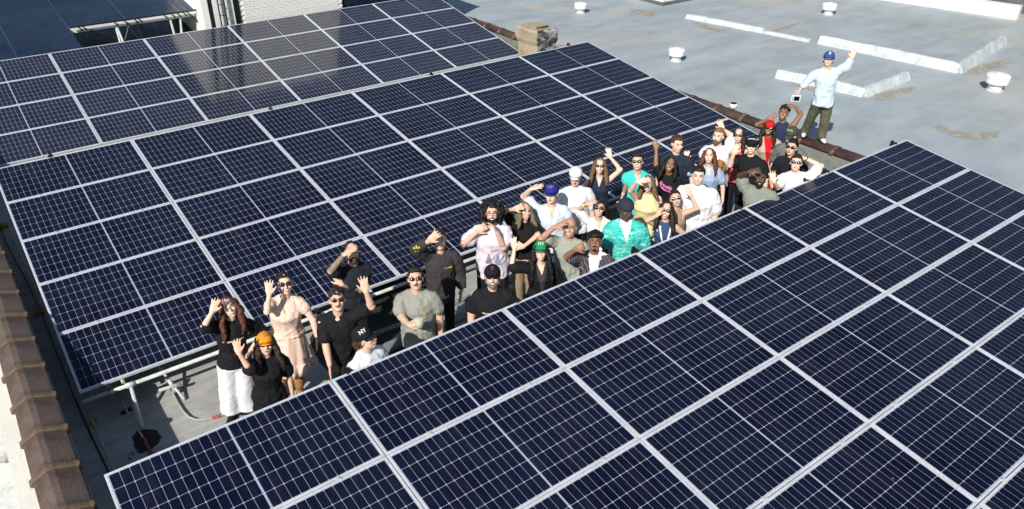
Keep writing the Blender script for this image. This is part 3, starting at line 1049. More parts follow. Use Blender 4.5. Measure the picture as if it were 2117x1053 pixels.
def mat_hair(name, c):
    m, t, b = new_mat(name, c, 0.55, spec=0.3)
    v = coords(t, 'Object', (60, 60, 12))
    f = noise_tex(t, v, 1.5, 4, 0.6, 0.6)
    lo = tuple(x * 0.45 for x in c)
    t.links.new(ramp(t, f, [(0.35, lo), (0.65, c)]), b.inputs['Base Color'])
    bump(t, b, f, 0.6, 0.01)
    return m


SKIN = {'pale': mat_skin('pale_skin', (0.74, 0.50, 0.39)), 'light': mat_skin('light_skin', (0.66, 0.42, 0.31)),
        'tan': mat_skin('tan_skin', (0.47, 0.27, 0.18)), 'brown': mat_skin('brown_skin', (0.27, 0.14, 0.085)),
        'dark': mat_skin('dark_skin', (0.10, 0.052, 0.035)), 'tattoo': mat_cloth('tattooed_skin', (0.42, 0.29, 0.20), 0.55, 'tattoo')}
HAIR = {'black': mat_hair('black_hair', (0.012, 0.010, 0.010)), 'dark': mat_hair('dark_brown_hair', (0.035, 0.02, 0.014)),
        'brown': mat_hair('brown_hair', (0.085, 0.045, 0.025)), 'auburn': mat_hair('auburn_hair', (0.14, 0.05, 0.025)),
        'blond': mat_hair('blond_hair', (0.33, 0.20, 0.09)), 'lightbrown': mat_hair('light_brown_hair', (0.20, 0.12, 0.065)),
        'grey': mat_hair('grey_beard', (0.20, 0.19, 0.18)), 'green': mat_hair('greenish_blond_hair', (0.19, 0.175, 0.09))}
CL = {}


def cloth(c, pat=None):
    k = (c, pat)
    if k not in CL:
        CL[k] = mat_cloth('cloth', c, pat=pat)
    return CL[k]


BLACK, NAVY, WHITE = (0.011, 0.011, 0.013), (0.022, 0.03, 0.06), (0.80, 0.80, 0.82)
LENS = new_mat('sunglass_lens', (0.008, 0.007, 0.009), 0.12, spec=0.8)[0]
LENS_BROWN = new_mat('brown_lens', (0.03, 0.008, 0.008), 0.12, spec=0.8)[0]
WIRE = new_mat('spectacle_wire', (0.04, 0.035, 0.03), 0.3, 0.5)[0]
WHITE_PL = new_mat('white_plastic', (0.8, 0.8, 0.78), 0.3)[0]
TEETH = new_mat('teeth', (0.72, 0.69, 0.62), 0.35)[0]
LIPS = new_mat('lips', (0.36, 0.12, 0.10), 0.5)[0]
LIPS_D = new_mat('dark_lips', (0.12, 0.04, 0.035), 0.5)[0]
EYE = new_mat('eye_iris', (0.02, 0.014, 0.01), 0.25)[0]
EYEW = new_mat('eye_white', (0.5, 0.47, 0.44), 0.3)[0]
GOLD = new_mat('gold', (0.6, 0.42, 0.12), 0.3, 0.8)[0]

def displaced(me, fn):
    """move every vertex along its normal by fn(position)"""
    n = len(me.vertices)
    co = np.empty(n * 3, dtype=np.float32)
    nr = np.empty(n * 3, dtype=np.float32)
    me.vertices.foreach_get('co', co)
    me.vertex_normals.foreach_get('vector', nr)
    co = co.reshape(-1, 3)
    nr = nr.reshape(-1, 3)
    d = np.array([fn(p) for p in co.tolist()], dtype=np.float32)
    co += nr * d[:, None]
    me.vertices.foreach_set('co', co.ravel())
    me.update()


PENDING = []       # (object, voxel, smooth iterations, post function)


def remesh_later(o, voxel, it=2, post=None):
    PENDING.append((o, voxel, it, post))
    return o


def on_ray(px, J, L, k):
    """point L metres from joint J on the sight line through px; k = 1 nearer the camera, -1 further"""
    d = ray(*px)
    w = V(J) - CAM
    b = d.dot(w)
    h2 = L * L - (w.length_squared - b * b)
    h = math.sqrt(max(h2, 0))
    P = CAM + d * (b - k * h)
    if h2 < 0:
        P = V(J) + (P - V(J)).normalized() * L
    return P


SHAPES = {
    'bell': [(-.5, -1), (.5, -1), (.46, -.5), (.30, .25), (.16, .55), (.17, .85), (.0, 1.0), (-.17, .85), (-.16, .55), (-.30, .25), (-.46, -.5)],
    'swoosh': [(-1, .10), (-.6, .02), (0, -.03), (.5, -.02), (1, .05), (.95, -.14), (.4, -.22), (-.3, -.18), (-.8, -.04)],
    'leaf': [(-.9, -.1), (-.3, .25), (.1, .12), (.6, .35), (.95, .1), (.4, -.05), (.2, -.4), (-.1, -.1), (-.5, -.35)],
    'disc': [(math.cos(2 * math.pi * i / 14) * .5, math.sin(2 * math.pi * i / 14) * .5) for i in range(14)],
}


def text_mesh(txt, size, bold=0.0, shear=0.0):
    if txt in SHAPES:
        me = bpy.data.meshes.new('print')
        pts = [(x * size * .5, y * size * .5, 0) for x, y in SHAPES[txt]]
        me.from_pydata(pts, [], [tuple(range(len(pts)))])
        me.update()
        return me
    cu = bpy.data.curves.new('t', 'FONT')
    cu.body = txt
    cu.size = size
    cu.align_x = 'CENTER'
    cu.align_y = 'CENTER'
    cu.offset = bold
    cu.shear = shear
    cu.resolution_u = 2
    o = bpy.data.objects.new('t', cu)
    COL.objects.link(o)
    dg = bpy.context.evaluated_depsgraph_get()
    me = bpy.data.meshes.new_from_object(o.evaluated_get(dg))
    bpy.data.objects.remove(o)
    return me


class Person:
    def __init__(s, head, label, H=1.75, female=False, skin='light', yaw=0, lean=(None, 0), w=1.0, look=(0, 0, 0), zbase=0.0, pitchf=0.75):
        s.H, s.female, s.sk = H, female, skin
        if yaw == 0:
            yaw = random.uniform(-13, 13)
        k = H / 1.75
        s.k = k
        hz = zbase + H * 0.93
        C = at(head[0], head[1], hz)
        s.C = C
        to = (CAM - C); to.z = 0; to.normalize()
        ca, sa = math.cos(math.radians(yaw)), math.sin(math.radians(yaw))
        s.F = V((to.x * ca - to.y * sa, to.x * sa + to.y * ca, 0))
        s.R = V((-s.F.y, s.F.x, 0))            # viewer's right when facing the viewer
        viewR = V((-to.y, to.x, 0))
        lx = lean[0] if lean[0] is not None else (CX - head[0]) * 0.00024
        s.shift = viewR * lx + to * lean[1]
        s.G = V((C.x, C.y, zbase)) - s.shift
        s.w = w
        s.capped = 'cap' in label
        s.root = empty('person', s.G)
        tag(s.root, label, 'person')
        s.parts = {}
        # head frame
        dirc = (CAM - C).normalized()
        up = V((0, 0, 1))
        pitch = math.asin(dirc.z) * pitchf + math.radians(look[1])
        yw = math.radians(look[0])
        f0 = V((to.x * math.cos(yw) - to.y * math.sin(yw), to.x * math.sin(yw) + to.y * math.cos(yw), 0))
        hF = (f0 * math.cos(pitch) + up * math.sin(pitch)).normalized()
        hR = V((-f0.y, f0.x, 0))
        hU = hR.cross(-hF).normalized()
        if hU.z < 0:
            hU = -hU
        rl = math.radians(look[2])
        s.hF = hF
        s.hR = (hR * math.cos(rl) - hU * math.sin(rl)).normalized()
        s.hU = (hU * math.cos(rl) + hR * math.sin(rl)).normalized()
        s.hk = 1.075 * (0.96 if female else 1.0) * (0.5 + 0.5 * k)
        s.body = MB()
        s._torso(s.body, 0.0, 0.80, 1.44)
        s._neck_head(s.body)
        s.joint = {}
        for sd in (-1, 1):
            s.joint[sd] = s.P(sd * (0.150 if female else 0.175) * (0.5 + 0.5 * w), 0, 1.375)

    # body-space point (metres for a 1.75 m figure): x viewer's right, y forward, z up
    def P(s, x, y, z):
        q = max(0.0, z / 1.63)
        return s.G + s.R * (x * s.k) + s.F * (y * s.k) + V((0, 0, z * s.k)) + s.shift * (q ** 1.3)

    def HP(s, x, y, z):
        k = s.hk
        return s.C + s.hR * (x * k) + s.hF * (y * k) + s.hU * (z * k)

    def hax(s, a, b, c):
        k = s.hk
        return (s.hR * (a * k), s.hF * (b * k), s.hU * (c * k))

    def ring(s, z, rx, ry, y0=0.0, x0=0.0, seg=18):
        return [s.P(x0 + rx * math.cos(2 * math.pi * i / seg), y0 + ry * math.sin(2 * math.pi * i / seg), z) for i in range(seg)]

    def prof(s):
        if s.female:
            return [(0.80, .150, .115, -.005), (0.90, .168, .125, -.01), (1.00, .142, .105, 0), (1.08, .122, .09, 0), (1.18, .135, .105, .01), (1.26, .146, .128, .018), (1.34, .150, .108, .005), (1.405, .135, .078, -.005), (1.445, .075, .06, -.01)]
        return [(0.80, .150, .115, 0), (0.92, .160, .115, 0), (1.04, .148, .108, .005), (1.14, .152, .110, .008), (1.26, .172, .120, .01), (1.34, .178, .108, .002), (1.405, .150, .082, -.005), (1.45, .08, .065, -.01)]

    def _torso(s, mb, d, z0, z1, wk=1.0, bottom=None):
        rs = []
        for z, rx, ry, y0 in s.prof():
            if z < z0 - 1e-6 or z > z1 + 0.02:
                continue
            ww = s.w if z < 1.38 else 0.5 + 0.5 * s.w
            dep = 1 + (s.w - 1) * (1.3 if z < 1.3 else 0.6)
            if z > 1.44:
                ww, dep = .85, .85
            rs.append(s.ring(z, rx * ww * wk + d, ry * dep + d, y0))
        if bottom:
            rs.insert(0, s.ring(*bottom))
        mb.loft(rs)

    def _neck_head(s, mb):
        n0 = s.P(0, -.012, 1.40)
        nr = 0.047 if s.female else 0.057
        mb.tube([n0, s.HP(0, -.02, -.07), s.HP(0, -.01, -.02)], [nr * 1.12, nr, nr], 12)
        mb.tube([s.P(-.11, -.01, 1.405), s.P(0, -.015, 1.45), s.P(.11, -.01, 1.405)], [.026, .04, .026], 10)
        f = s.female
        mb.ell(s.HP(0, -.012, .018), s.hax(.074, .092, .098), 18, 12)
        mb.ell(s.HP(0, .024, -.045), s.hax(.056 if f else .062, .064, .064 if f else .068), 16, 10)
        mb.ell(s.HP(0, .048, -.088), s.hax(.028 if f else .036, .034, .024), 12, 8)
        mb.tube([s.HP(0, .078, .018), s.HP(0, .096, -.008), s.HP(0, .106, -.022)], [.009, .011, .0155], 8)
        for sd in (-1, 1):
            mb.ell(s.HP(sd * .074, -.008, -.006), s.hax(.012, .022, .031), 8, 6)
            mb.ell(s.HP(sd * .036, .058, -.022), s.hax(.026, .026, .024), 8, 6)
        mb.ell(s.HP(0, .066, .034), s.hax(.052, .018, .014), 12, 6)

    # ---- arms
    def arm(s, sd, elbow=None, ke=1, wrist=None, kw=1, tip=None, kt=0, palm='c', curl=0.10, spread=0.21, pose=None, shape='open'):
        J = s.joint[sd].copy()
        k = s.k
        L1, L2, L3 = 0.285 * k, 0.255 * k, 0.175 * k
        if pose == 'hang':
            E = s.P(sd * (.225 + .02 * s.w), -.02, 1.13) + (J - s.joint[sd])
            W = s.P(sd * (.235 + .02 * s.w), .06, .885)
            T = W + (s.P(sd * .22, .10, .70) - W)
            nrm = -s.R * sd
        elif pose == 'hip':
            E = s.P(sd * .36, -.07, 1.17)
            W = s.P(sd * .19, .05, 1.01)
            T = s.P(sd * .12, .12, .93)
            nrm = -s.R * sd
        elif pose == 'back':
            E = s.P(sd * .30, -.10, 1.16)
            W = s.P(sd * .13, -.16, 1.0)
            T = s.P(0, -.18, .98)
            nrm = s.F
        else:
            E = on_ray(elbow, J, L1, ke)
            W = on_ray(wrist, E, L2, kw)
            T = on_ray(tip, W, L3, kt)
            c = (CAM - W).normalized()
            nrm = {'c': c, 'b': -c, 'd': (V((0, 0, -1)) - c * 0.2).normalized(), 'i': (s.C - W).normalized(), 'u': V((0, 0, 1)), 'l': -s.R, 'r': s.R}[palm]
        # raised shoulder rolls up
        rise = (E - J).normalized().z
        if rise > 0.2:
            J += V((0, 0, 0.035 * k * rise))
        r1 = (0.043 if s.female else 0.050) * (0.6 + 0.4 * s.w) * k
        r0 = (0.049 if s.female else 0.059) * (0.6 + 0.4 * s.w) * k
        mb = s.body
        mb.tube([J, J.lerp(E, .45), J.lerp(E, .9)], [r0, r1, r1 * .86], 12)
        mb.tube([J.lerp(E, .85), E.lerp(W, .25), E.lerp(W, .7), W], [r1 * .86, r1 * .86, r1 * .66, r1 * .56], 12)
        mb.ell(E, [V((r1 * .9, 0, 0)), V((0, r1 * .9, 0)), V((0, 0, r1 * .9))], 10, 8)
        s.hand(mb, W, (T - W), nrm, sd, curl, spread, shape)
        s.parts.setdefault('arms', {})[sd] = (J, E, W, r0, r1)
        return W, T

    def hand(s, mb, W, d, n, sd, curl, spread, shape='open'):
        d = d.normalized()
        n = (n - d * n.dot(d))
        if n.length < 1e-4:
            n = d.orthogonal()
        n.normalize()
        a = d.cross(n)                 # across the palm
        # thumb is on the side toward the body's middle line when the palm faces forward & fingers up
        ts = 1 if a.dot(s.R * -sd) > 0 else -1
        k = s.k * 1.13 * (0.95 if s.female else 1.02)
        pl = .082 * k
        mb.tube([W - d * .01, W + d * pl * .45, W + d * pl], [.030 * k, .040 * k, .040 * k], 12, side=a, flat=.36)
        offs = [.031, .0105, -.0105, -.031]
        if shape == 'shaka':
            curl = .2
        lens = [.062, .071, .066, .052]
        for q, (o, L) in enumerate(zip(offs, lens)):
            L *= k
            cu = curl
            if shape == 'shaka' and q < 3:
                cu = 1.9
            if shape == 'fist' or shape == 'grip':
                cu = 1.5
            base = W + d * (pl * .93) + a * (ts * o * k * .95)
            dd = (d + a * (ts * spread * o / .031)).normalized()
            m1 = base + (dd * math.cos(cu * .5) + n * math.sin(cu * .5)) * L * .5
            m2 = m1 + (dd * math.cos(cu * 1.15) + n * math.sin(cu * 1.15)) * L * .34
            m3 = m2 + (dd * math.cos(cu * 1.6) + n * math.sin(cu * 1.6)) * L * .2
            mb.tube([base - dd * .012, m1, m2, m3], [.0092 * k, .0088 * k, .008 * k, .0068 * k], 8)
        tb = W + d * (.022 * k) + a * (ts * .026 * k)
        td = (a * ts * .75 + d * .7 + n * .15).normalized()
        if shape in ('fist', 'grip'):
            td = (a * ts * .4 + d * .7 + n * .7).normalized()
        t1 = tb + td * .038 * k
        t2 = t1 + (td * .8 + d * .45).normalized() * .03 * k
        mb.tube([tb - td * .012, t1, t2], [.0145 * k, .011 * k, .0085 * k], 8)

    def legs(s, bare=False, spread=.085, feet=None, step=0.0):
        """joint positions of both legs"""
        out = []
        for sd in (-1, 1):
            hip = s.P(sd * .085 * s.w, 0, .86)
            if feet:
                ft = feet[0 if sd < 0 else 1]
                ank = ft + V((0, 0, .09 * s.k))
            else:
                ank = s.P(sd * (spread + .02), -.02 + sd * step, .085)
            knee = hip.lerp(ank, .5) + s.F * .03
            out.append((hip, knee, ank))
        s.leg = out
        if bare:
            for hip, knee, ank in out:
                m = s.body
                m.tube([hip, hip.lerp(knee, .6), knee, knee.lerp(ank, .3), knee.lerp(ank, .75), ank], [x * s.k for x in (.085, .068, .052, .055, .042, .036)], 12)
        return out

    # ---- clothing
    def shirt(s, col, sleeve='short', hem=.80, neck='crew', loose=.012, mat=None, name='shirt', flare=.0, open_front=False):
        mb = MB()
        wide = {'tank': .80, 'straps': .70}.get(sleeve, 1.0)
        rs = []
        for z, rx, ry, y0 in s.prof():
            if z < hem + .015:
                continue
            ww = s.w if z < 1.38 else .5 + .5 * s.w
            dep = 1 + (s.w - 1) * (1.3 if z < 1.3 else .6)
            nr = 1.0
            if z > 1.30 and wide < 1:
                nr = wide * (1 - .0 * (z - 1.3))
            if z > 1.43:
                continue
            rs.append(s.ring(z, rx * ww * nr + loose, ry * dep + loose, y0))
        zb, rxb, ryb, yb = s.prof()[0]
        rs.insert(0, s.ring(hem, (rxb * s.w + loose + .012 + flare), (ryb * s.w + loose + .012 + flare), yb))
        if neck != 'straps':
            if wide == 1:
                rs.append(s.ring(1.425, .112 * (.5 + .5 * s.w), .076 * (.5 + .5 * s.w), -.008))
            rs.append(s.ring(1.462, (.078 if not s.female else .070) * (.5 + .5 * s.w), .068 * (.5 + .5 * s.w), -.012))
        mb.loft(rs)
        arms = s.parts.get('arms', {})
        if sleeve in ('short', 'half', 'long', 'elbow', 'cap'):
            for sd, (J, E, W, r0, r1) in arms.items():
                fr = {'short': .62, 'half': .85, 'long': 1.0, 'elbow': .95, 'cap': .34}[sleeve]
                J2 = J.copy()
                r0s = r0 + loose * .9 + .004
                if sleeve == 'cap':
                    mb.tube([J2 - s.R * sd * .02, J2.lerp(E, fr)], [r0s, r0s * .95], 14)
                else:
                    mb.tube([J2 - s.R * sd * .06 * s.k + V((0, 0, .018 * s.k)), J2 - s.R * sd * .02, J2.lerp(E, .25), J2.lerp(E, fr * .7), J2.lerp(E, fr)], [r0s * .80, r0s * .93, r0s * .97, r0s * .95, r0s * (1.02 if sleeve == 'short' else .95)], 14)
                mb.tube([s.P(0, -.012, 1.44), s.P(sd * .07, -.012, 1.432), J2 + V((0, 0, .012 * s.k))], [.06 * s.k, .052 * s.k, .048 * s.k], 10)
                if sleeve == 'long':
                    mb.tube([J.lerp(E, .9), E, E.lerp(W, .5), E.lerp(W, .88)], [r0s * .9, r0s * .86, r0s * .74, r0s * .62], 14, dome=False)
        if sleeve == 'straps':
            for sd in (-1, 1):
                mb.tube([s.P(sd * .085, .10, 1.30), s.P(sd * .092, .05, 1.40), s.P(sd * .09, -.01, 1.435), s.P(sd * .085, -.08, 1.36)], .014, 8)
        o = mb.build(name, mat or cloth(col), s.root)
        o.location = -s.G
        vn = {'v': (.055, .14), 'deepv': (.07, .24), 'open': (.075, .55)}.get(neck)
        G, R, F, k, sh = s.G.copy(), s.R.copy(), s.F.copy(), s.k, s.shift.copy()
        seed = random.random() * 50
        amp = .008 if s.female else .0105

        def post(me, G=G, R=R, F=F, k=k, sh=sh, vn=vn, seed=seed, amp=amp):
            def fold(p):
                q = V(p) - G
                x_, y_, z_ = q.dot(R), q.dot(F), q.z
                # hanging folds: fine across, long downwards, with a drag line from the shoulders
                f = noise.noise(V((x_ * 21 + seed, y_ * 21, z_ * 6)))
                g = noise.noise(V((x_ * 6 + z_ * 3, y_ * 6 + seed, z_ * 7)))
                h = 1 - abs(noise.noise(V((x_ * 9 - z_ * 5, y_ * 9, z_ * 9 + seed)))) * 2.5
                a = amp * (1.5 if z_ / k < 1.1 else .9)
                return f * a + g * a * .9 + max(0, h) * a * .7
            displaced(me, fold)
            if vn:
                bm = bmesh.new(); bm.from_mesh(me)
                dele = []
                for fc in bm.faces:
                    c = fc.calc_center_median() - G
                    z = c.z / k
                    c2 = c - sh * (max(0, z / 1.63) ** 1.3)
                    x, y = c2.dot(R) / k, c2.dot(F) / k
                    top = 1.47
                    hgt = (z - (top - vn[1])) / vn[1]
                    if y > .0 and hgt > 0 and abs(x) < vn[0] * hgt:
                        dele.append(fc)
                bmesh.ops.delete(bm, geom=dele, context='FACES')
                bm.to_mesh(me); bm.free()
        s.shirt_o = o
        return remesh_later(o, .0125, 2, post)

    def pants(s, col, kind='pants', mat=None, top=1.0, name=None):
        mb = MB()
        rs = []
        for z, rx, ry, y0 in s.prof():
            if z > top:
                continue
            rs.append(s.ring(z, rx * s.w + .008, ry * s.w + .008, y0))
        rs.append(s.ring(top, (.138 if s.female else .155) * s.w + .006, .105 * s.w + .006, 0))
        mb.loft(rs)
        for hip, knee, ank in s.leg:
            k = s.k
            if kind == 'pants':
                mb.tube([hip, hip.lerp(knee, .5), knee, knee.lerp(ank, .5), ank + V((0, 0, -.02))], [x * k for x in (.10, .085, .070, .064, .062)], 14, dome=False)
            elif kind == 'loose':
                mb.tube([hip, hip.lerp(knee, .5), knee, knee.lerp(ank, .5), ank + V((0, 0, -.03))], [x * k for x in (.112, .10, .088, .084, .082)], 14, dome=False)
            elif kind == 'wide':
                e = knee.lerp(ank, .80)
                mb.tube([hip, hip.lerp(knee, .5), knee, knee.lerp(ank, .4), e], [x * k for x in (.115, .115, .118, .122, .128)], 16, dome=False)
            elif kind == 'shorts':
                mb.tube([hip, hip.lerp(knee, .6), hip.lerp(knee, .98)], [x * k for x in (.115, .112, .108)], 14, dome=False)
        o = mb.build(name or ('shorts' if kind == 'shorts' else 'trousers'), mat or cloth(col), s.root)
        o.location = -s.G
        seed = random.random() * 40

        def post(me, seed=seed):
            displaced(me, lambda p: noise.noise(V((p[0] * 11 + seed, p[1] * 11, p[2] * 5))) * .010 + noise.noise(V((p[0] * 22, p[1] * 22 + seed, p[2] * 16))) * .004)
        return remesh_later(o, .014, 2, post)

    def shoes(s, mat, boots=False, sandal=False):
        for sd, (hip, knee, ank) in zip((-1, 1), s.leg):
            d = (s.F + s.R * sd * .25).normalized()
            side = V((0, 0, 1)).cross(d)
            g = V((ank.x, ank.y, ank.z - .085 * s.k))
            mb = MB()
            h = .045
            mb.tube([g - d * .055 + V((0, 0, h)), g + d * .03 + V((0, 0, h)), g + d * .11 + V((0, 0, h * .82)), g + d * .165 + V((0, 0, h * .7))], [.038, .042, .046, .034], 12, side=side, flat=.9)
            if boots:
                mb.tube([g + V((0, 0, .04)), g + V((0, 0, .14)), g.lerp(knee, .42), g.lerp(knee, .70)], [.045, .046, .062, .07], 14, dome=False)
            else:
                mb.tube([g + V((0, 0, .05)), g + V((0, 0, .10))], [.042, .040], 12)
            o = mb.build('boot' if boots else ('sandal' if sandal else 'shoe'), mat, s.root, True)
            o.location = -s.G
            sol = MB()
            sol.box((-.045, -.07, 0), (.045, .185, .018), Matrix.Translation(g) @ Matrix((side, d, V((0, 0, 1)))).transposed().to_4x4())
            so = sol.build('sole', M['black_plastic'] if not sandal else M['black_plastic'], o)
            if boots:
                remesh_later(o, .012, 1)

    # ---- head things
    def _hb(s, mb, name, mat, smooth=True, rem=None, post=None, it=1):
        o = mb.build(name, mat, s.root, smooth)
        o.location = -s.G
        if rem:
            remesh_later(o, rem, it, post)
        return o

    def hair(s, style, col):
        mb = MB()
        mt = HAIR[col]
        rnd = random.Random(int(s.C.x * 1000))
        amp = .010
        if style == 'under' or s.capped:
            mb.ell(s.HP(0, -.030, .020), s.hax(.0815, .088, .084), 18, 12)
            for sd in (-1, 1):
                mb.tube([s.HP(sd * .074, .0, .03), s.HP(sd * .078, -.012, -.02), s.HP(sd * .066, -.045, -.06)], [.014, .014, .010], 8)
        else:
            mb.ell(s.HP(0, -.032, .034), s.hax(.083, .093, .094), 18, 12)
        if s.capped and style in ('short', 'sweep', 'curlytop'):
            style = 'under'
        if style in ('short', 'side'):
            mb.ell(s.HP(0, .028, .088), s.hax(.062, .045, .032), 12, 8)
        if style == 'sweep':
            mb.ell(s.HP(0, .020, .092), s.hax(.066, .055, .036), 12, 8)
            for sd in (-1, 1):
                mb.tube([s.HP(sd * .07, .0, .05), s.HP(sd * .082, -.02, -.02), s.HP(sd * .07, -.05, -.07)], [.02, .02, .012], 8)
        if style == 'curlytop':
            for i in range(46):
                a = rnd.uniform(0, 2 * math.pi); e = rnd.uniform(.1, 1.45)
                p = s.HP(.082 * math.cos(a) * math.cos(e), -.022 + .088 * math.sin(a) * math.cos(e), .045 + .085 * math.sin(e))
                r = rnd.uniform(.013, .02)
                mb.ell(p, s.hax(r, r, r), 7, 5)
        if style in ('long', 'longwavy', 'verylong', 'curlylong', 'braids', 'lob'):
            L = {'long': -.24, 'longwavy': -.30, 'verylong': -.42, 'curlylong': -.26, 'braids': -.17, 'lob': -.15}[style]
            down = V((0, 0, -1))
            for sd in (-1, 1):
                for q, yy in enumerate((.035, .0, -.04)):
                    a = s.HP(sd * (.062 + .008 * q), yy, .06)
                    b = s.HP(sd * .086, yy * .8, -.02)
                    fo = (.075, .03, -.05)[q]
                    c = b + down * (.11) + s.hR * (sd * .022) + s.F * fo
                    d = b + down * (-L) + s.hR * (sd * (.010 + .05 * rnd.random())) + s.F * (fo * 1.75)
                    wv = .012 if style in ('longwavy', 'curlylong', 'verylong') else .007
                    pts = []
                    for i in range(9):
                        t_ = i / 8
                        p = (a.lerp(b, t_ * 3) if t_ < 1 / 3 else (b.lerp(c, (t_ - 1 / 3) * 3) if t_ < 2 / 3 else c.lerp(d, (t_ - 2 / 3) * 3)))
                        p = p + s.hR * (wv * math.sin(t_ * 17 + q * 2)) + s.F * (wv * math.cos(t_ * 15 + q))
                        pts.append(p)
                    mb.tube(pts, [.022, .026, .029, .031, .034, .034, .032, .026, .012], 8)
            for xx in (-.05, 0, .05):
                a = s.HP(xx, -.085, .03)
                b = s.HP(xx, -.105, -.06)
                mb.tube([a, b, b + down * .10, b + down * (-L)], [.045, .045, .04, .018], 8)
        if style == 'bigcurl':
            for i in range(330):
                a = rnd.uniform(0, 2 * math.pi); e = rnd.uniform(-.95, 1.5)
                x, y, z = .150 * math.cos(a) * math.cos(e), -.035 + .115 * math.sin(a) * math.cos(e), .0 + .145 * math.sin(e)
                if y > .035 and abs(x) < .078 and z < .075:
                    continue
                if z < -.05:
                    z *= 1.15
                r = rnd.uniform(.015, .025)
                mb.ell(s.HP(x, y, z), s.hax(r, r, r), 7, 5)
            amp = .004
        if style == 'curlylong':
            for i in range(130):
                sd = rnd.choice((-1, 1)); t_ = rnd.random()
                p = s.HP(sd * (.085 + .03 * rnd.random()), rnd.uniform(-.07, .02), .05) + V((0, 0, -1)) * (t_ * .30) + s.R * sd * t_ * .03 + s.F * (t_ * .14)
                r = rnd.uniform(.012, .021)
                mb.ell(p, s.hax(r, r, r), 7, 5)
        if style == 'bun':
            mb.ell(s.HP(0, -.07, .105), s.hax(.042, .042, .036), 10, 8)
            mb.ell(s.HP(0, .020, .084), s.hax(.066, .04, .026), 12, 8)
        if style == 'braids':
            for i in range(34):
                a = rnd.uniform(.25 * math.pi, 1.0 * math.pi) * rnd.choice((-1, 1)) - math.pi / 2
                p = s.HP(.075 * math.cos(a), -.015 + .08 * math.sin(a), .07)
                q_ = s.HP(.098 * math.cos(a), -.02 + .095 * math.sin(a), -.03)
                if q_.dot(s.hF) - s.C.dot(s.hF) > .03:
                    continue
                mb.tube([p, q_, q_ + V((0, 0, -.12))], [.012, .013, .010], 6)
        if style == 'ponybeard':
            mb.tube([s.HP(0, -.10, .02), s.HP(0, -.14, -.06), s.HP(0, -.13, -.14)], [.03, .032, .015], 8)
        seed = rnd.random() * 9

        def post(me, amp=amp, seed=seed):
            displaced(me, lambda p: noise.noise(V((p[0] * 60 + seed, p[1] * 60, p[2] * 26))) * amp)
        s._hb(mb, 'hair', mt, True, .0085, post)

    def beard(s, col, full=True, stache=True, chin=False):
        mb = MB()
        if full:
            mb.ell(s.HP(0, .030, -.070), s.hax(.060, .060, .052), 14, 8)
            mb.ell(s.HP(0, .058, -.098), s.hax(.034, .036, .030), 12, 8)
            for sd in (-1, 1):
                mb.tube([s.HP(sd * .068, .0, -.005), s.HP(sd * .062, .025, -.05)], [.012, .02], 8)
        elif chin:
            mb.ell(s.HP(0, .072, -.093), s.hax(.024, .022, .020), 10, 8)
        if stache:
            mb.tube([s.HP(-.030, .082, -.052), s.HP(0, .098, -.043), s.HP(.030, .082, -.052)], [.006, .0085, .006], 8)
        s._hb(mb, 'beard', HAIR[col], True, .007)

    def face(s, eyes=True, mouth='smile', brow='dark', beard=False):
        y = .004 if beard else 0
        if mouth:
            lip = LIPS_D if s.sk in ('dark', 'brown') else LIPS
            mb = MB()
            wd = .030 if mouth == 'smile' else .019
            mb.tube([s.HP(-wd, .0775 + y, -.0565), s.HP(-wd * .5, .0865 + y, -.0625), s.HP(0, .0885 + y, -.0645), s.HP(wd * .5, .0865 + y, -.0625), s.HP(wd, .0775 + y, -.0565)], [.003, .0055, .006, .0055, .003], 8)
            mb.tube([s.HP(-wd, .0775 + y, -.0565), s.HP(0, .0895 + y, -.0535), s.HP(wd, .0775 + y, -.0565)], [.003, .0045, .003], 8)
            m = s._hb(mb, 'lips', lip)
            if mouth == 'smile':
                mb = MB()
                mb.tube([s.HP(-.024, .0815 + y, -.0570), s.HP(0, .0915 + y, -.0590), s.HP(.024, .0815 + y, -.0570)], [.0035, .0070, .0035], 8)
                o = mb.build('teeth', TEETH, m, True)
        if eyes:
            for sd in (-1, 1):
                mb = MB()
                mb.ell(s.HP(sd * .031, .0735, .008), s.hax(.0145, .008, .0058), 10, 6)
                e = s._hb(mb, 'eye', EYEW)
                mb = MB()
                mb.ell(s.HP(sd * .031, .0785, .008), s.hax(.0070, .0045, .0056), 8, 6)
                mb.tube([s.HP(sd * .046, .071, .011), s.HP(sd * .031, .0805, .0145), s.HP(sd * .017, .076, .011)], [.0018, .0026, .0018], 6)
                mb.build('iris', EYE, e, True)
        for sd in (-1, 1):
            mb = MB()
            mb.tube([s.HP(sd * .048, .066, .031), s.HP(sd * .033, .082, .035), s.HP(sd * .015, .083, .030)], [.0028, .0042, .0034], 6)
            s._hb(mb, 'eyebrow', HAIR[brow])

    def sunglasses(s, mat=None, big=1.0, rim=None):
        mb = MB()
        for sd in (-1, 1):
            mb.ell(s.HP(sd * .0325, .088, .009), s.hax(.0305 * big, .010, .0185 * big), 14, 6)
        o = s._hb(mb, 'sunglasses', mat or LENS)
        mb = MB()
        mb.tube([s.HP(-.058 * big, .084, .018), s.HP(-.03, .099, .0235), s.HP(0, .100, .018), s.HP(.03, .099, .0235), s.HP(.058 * big, .084, .018)], .0042, 6)
        for sd in (-1, 1):
            mb.tube([s.HP(sd * .062, .083, .016), s.HP(sd * .080, .02, .014), s.HP(sd * .080, -.02, .010)], .0036, 6)
        mb.build('temple_frame', rim or M['black_plastic'], o, True)

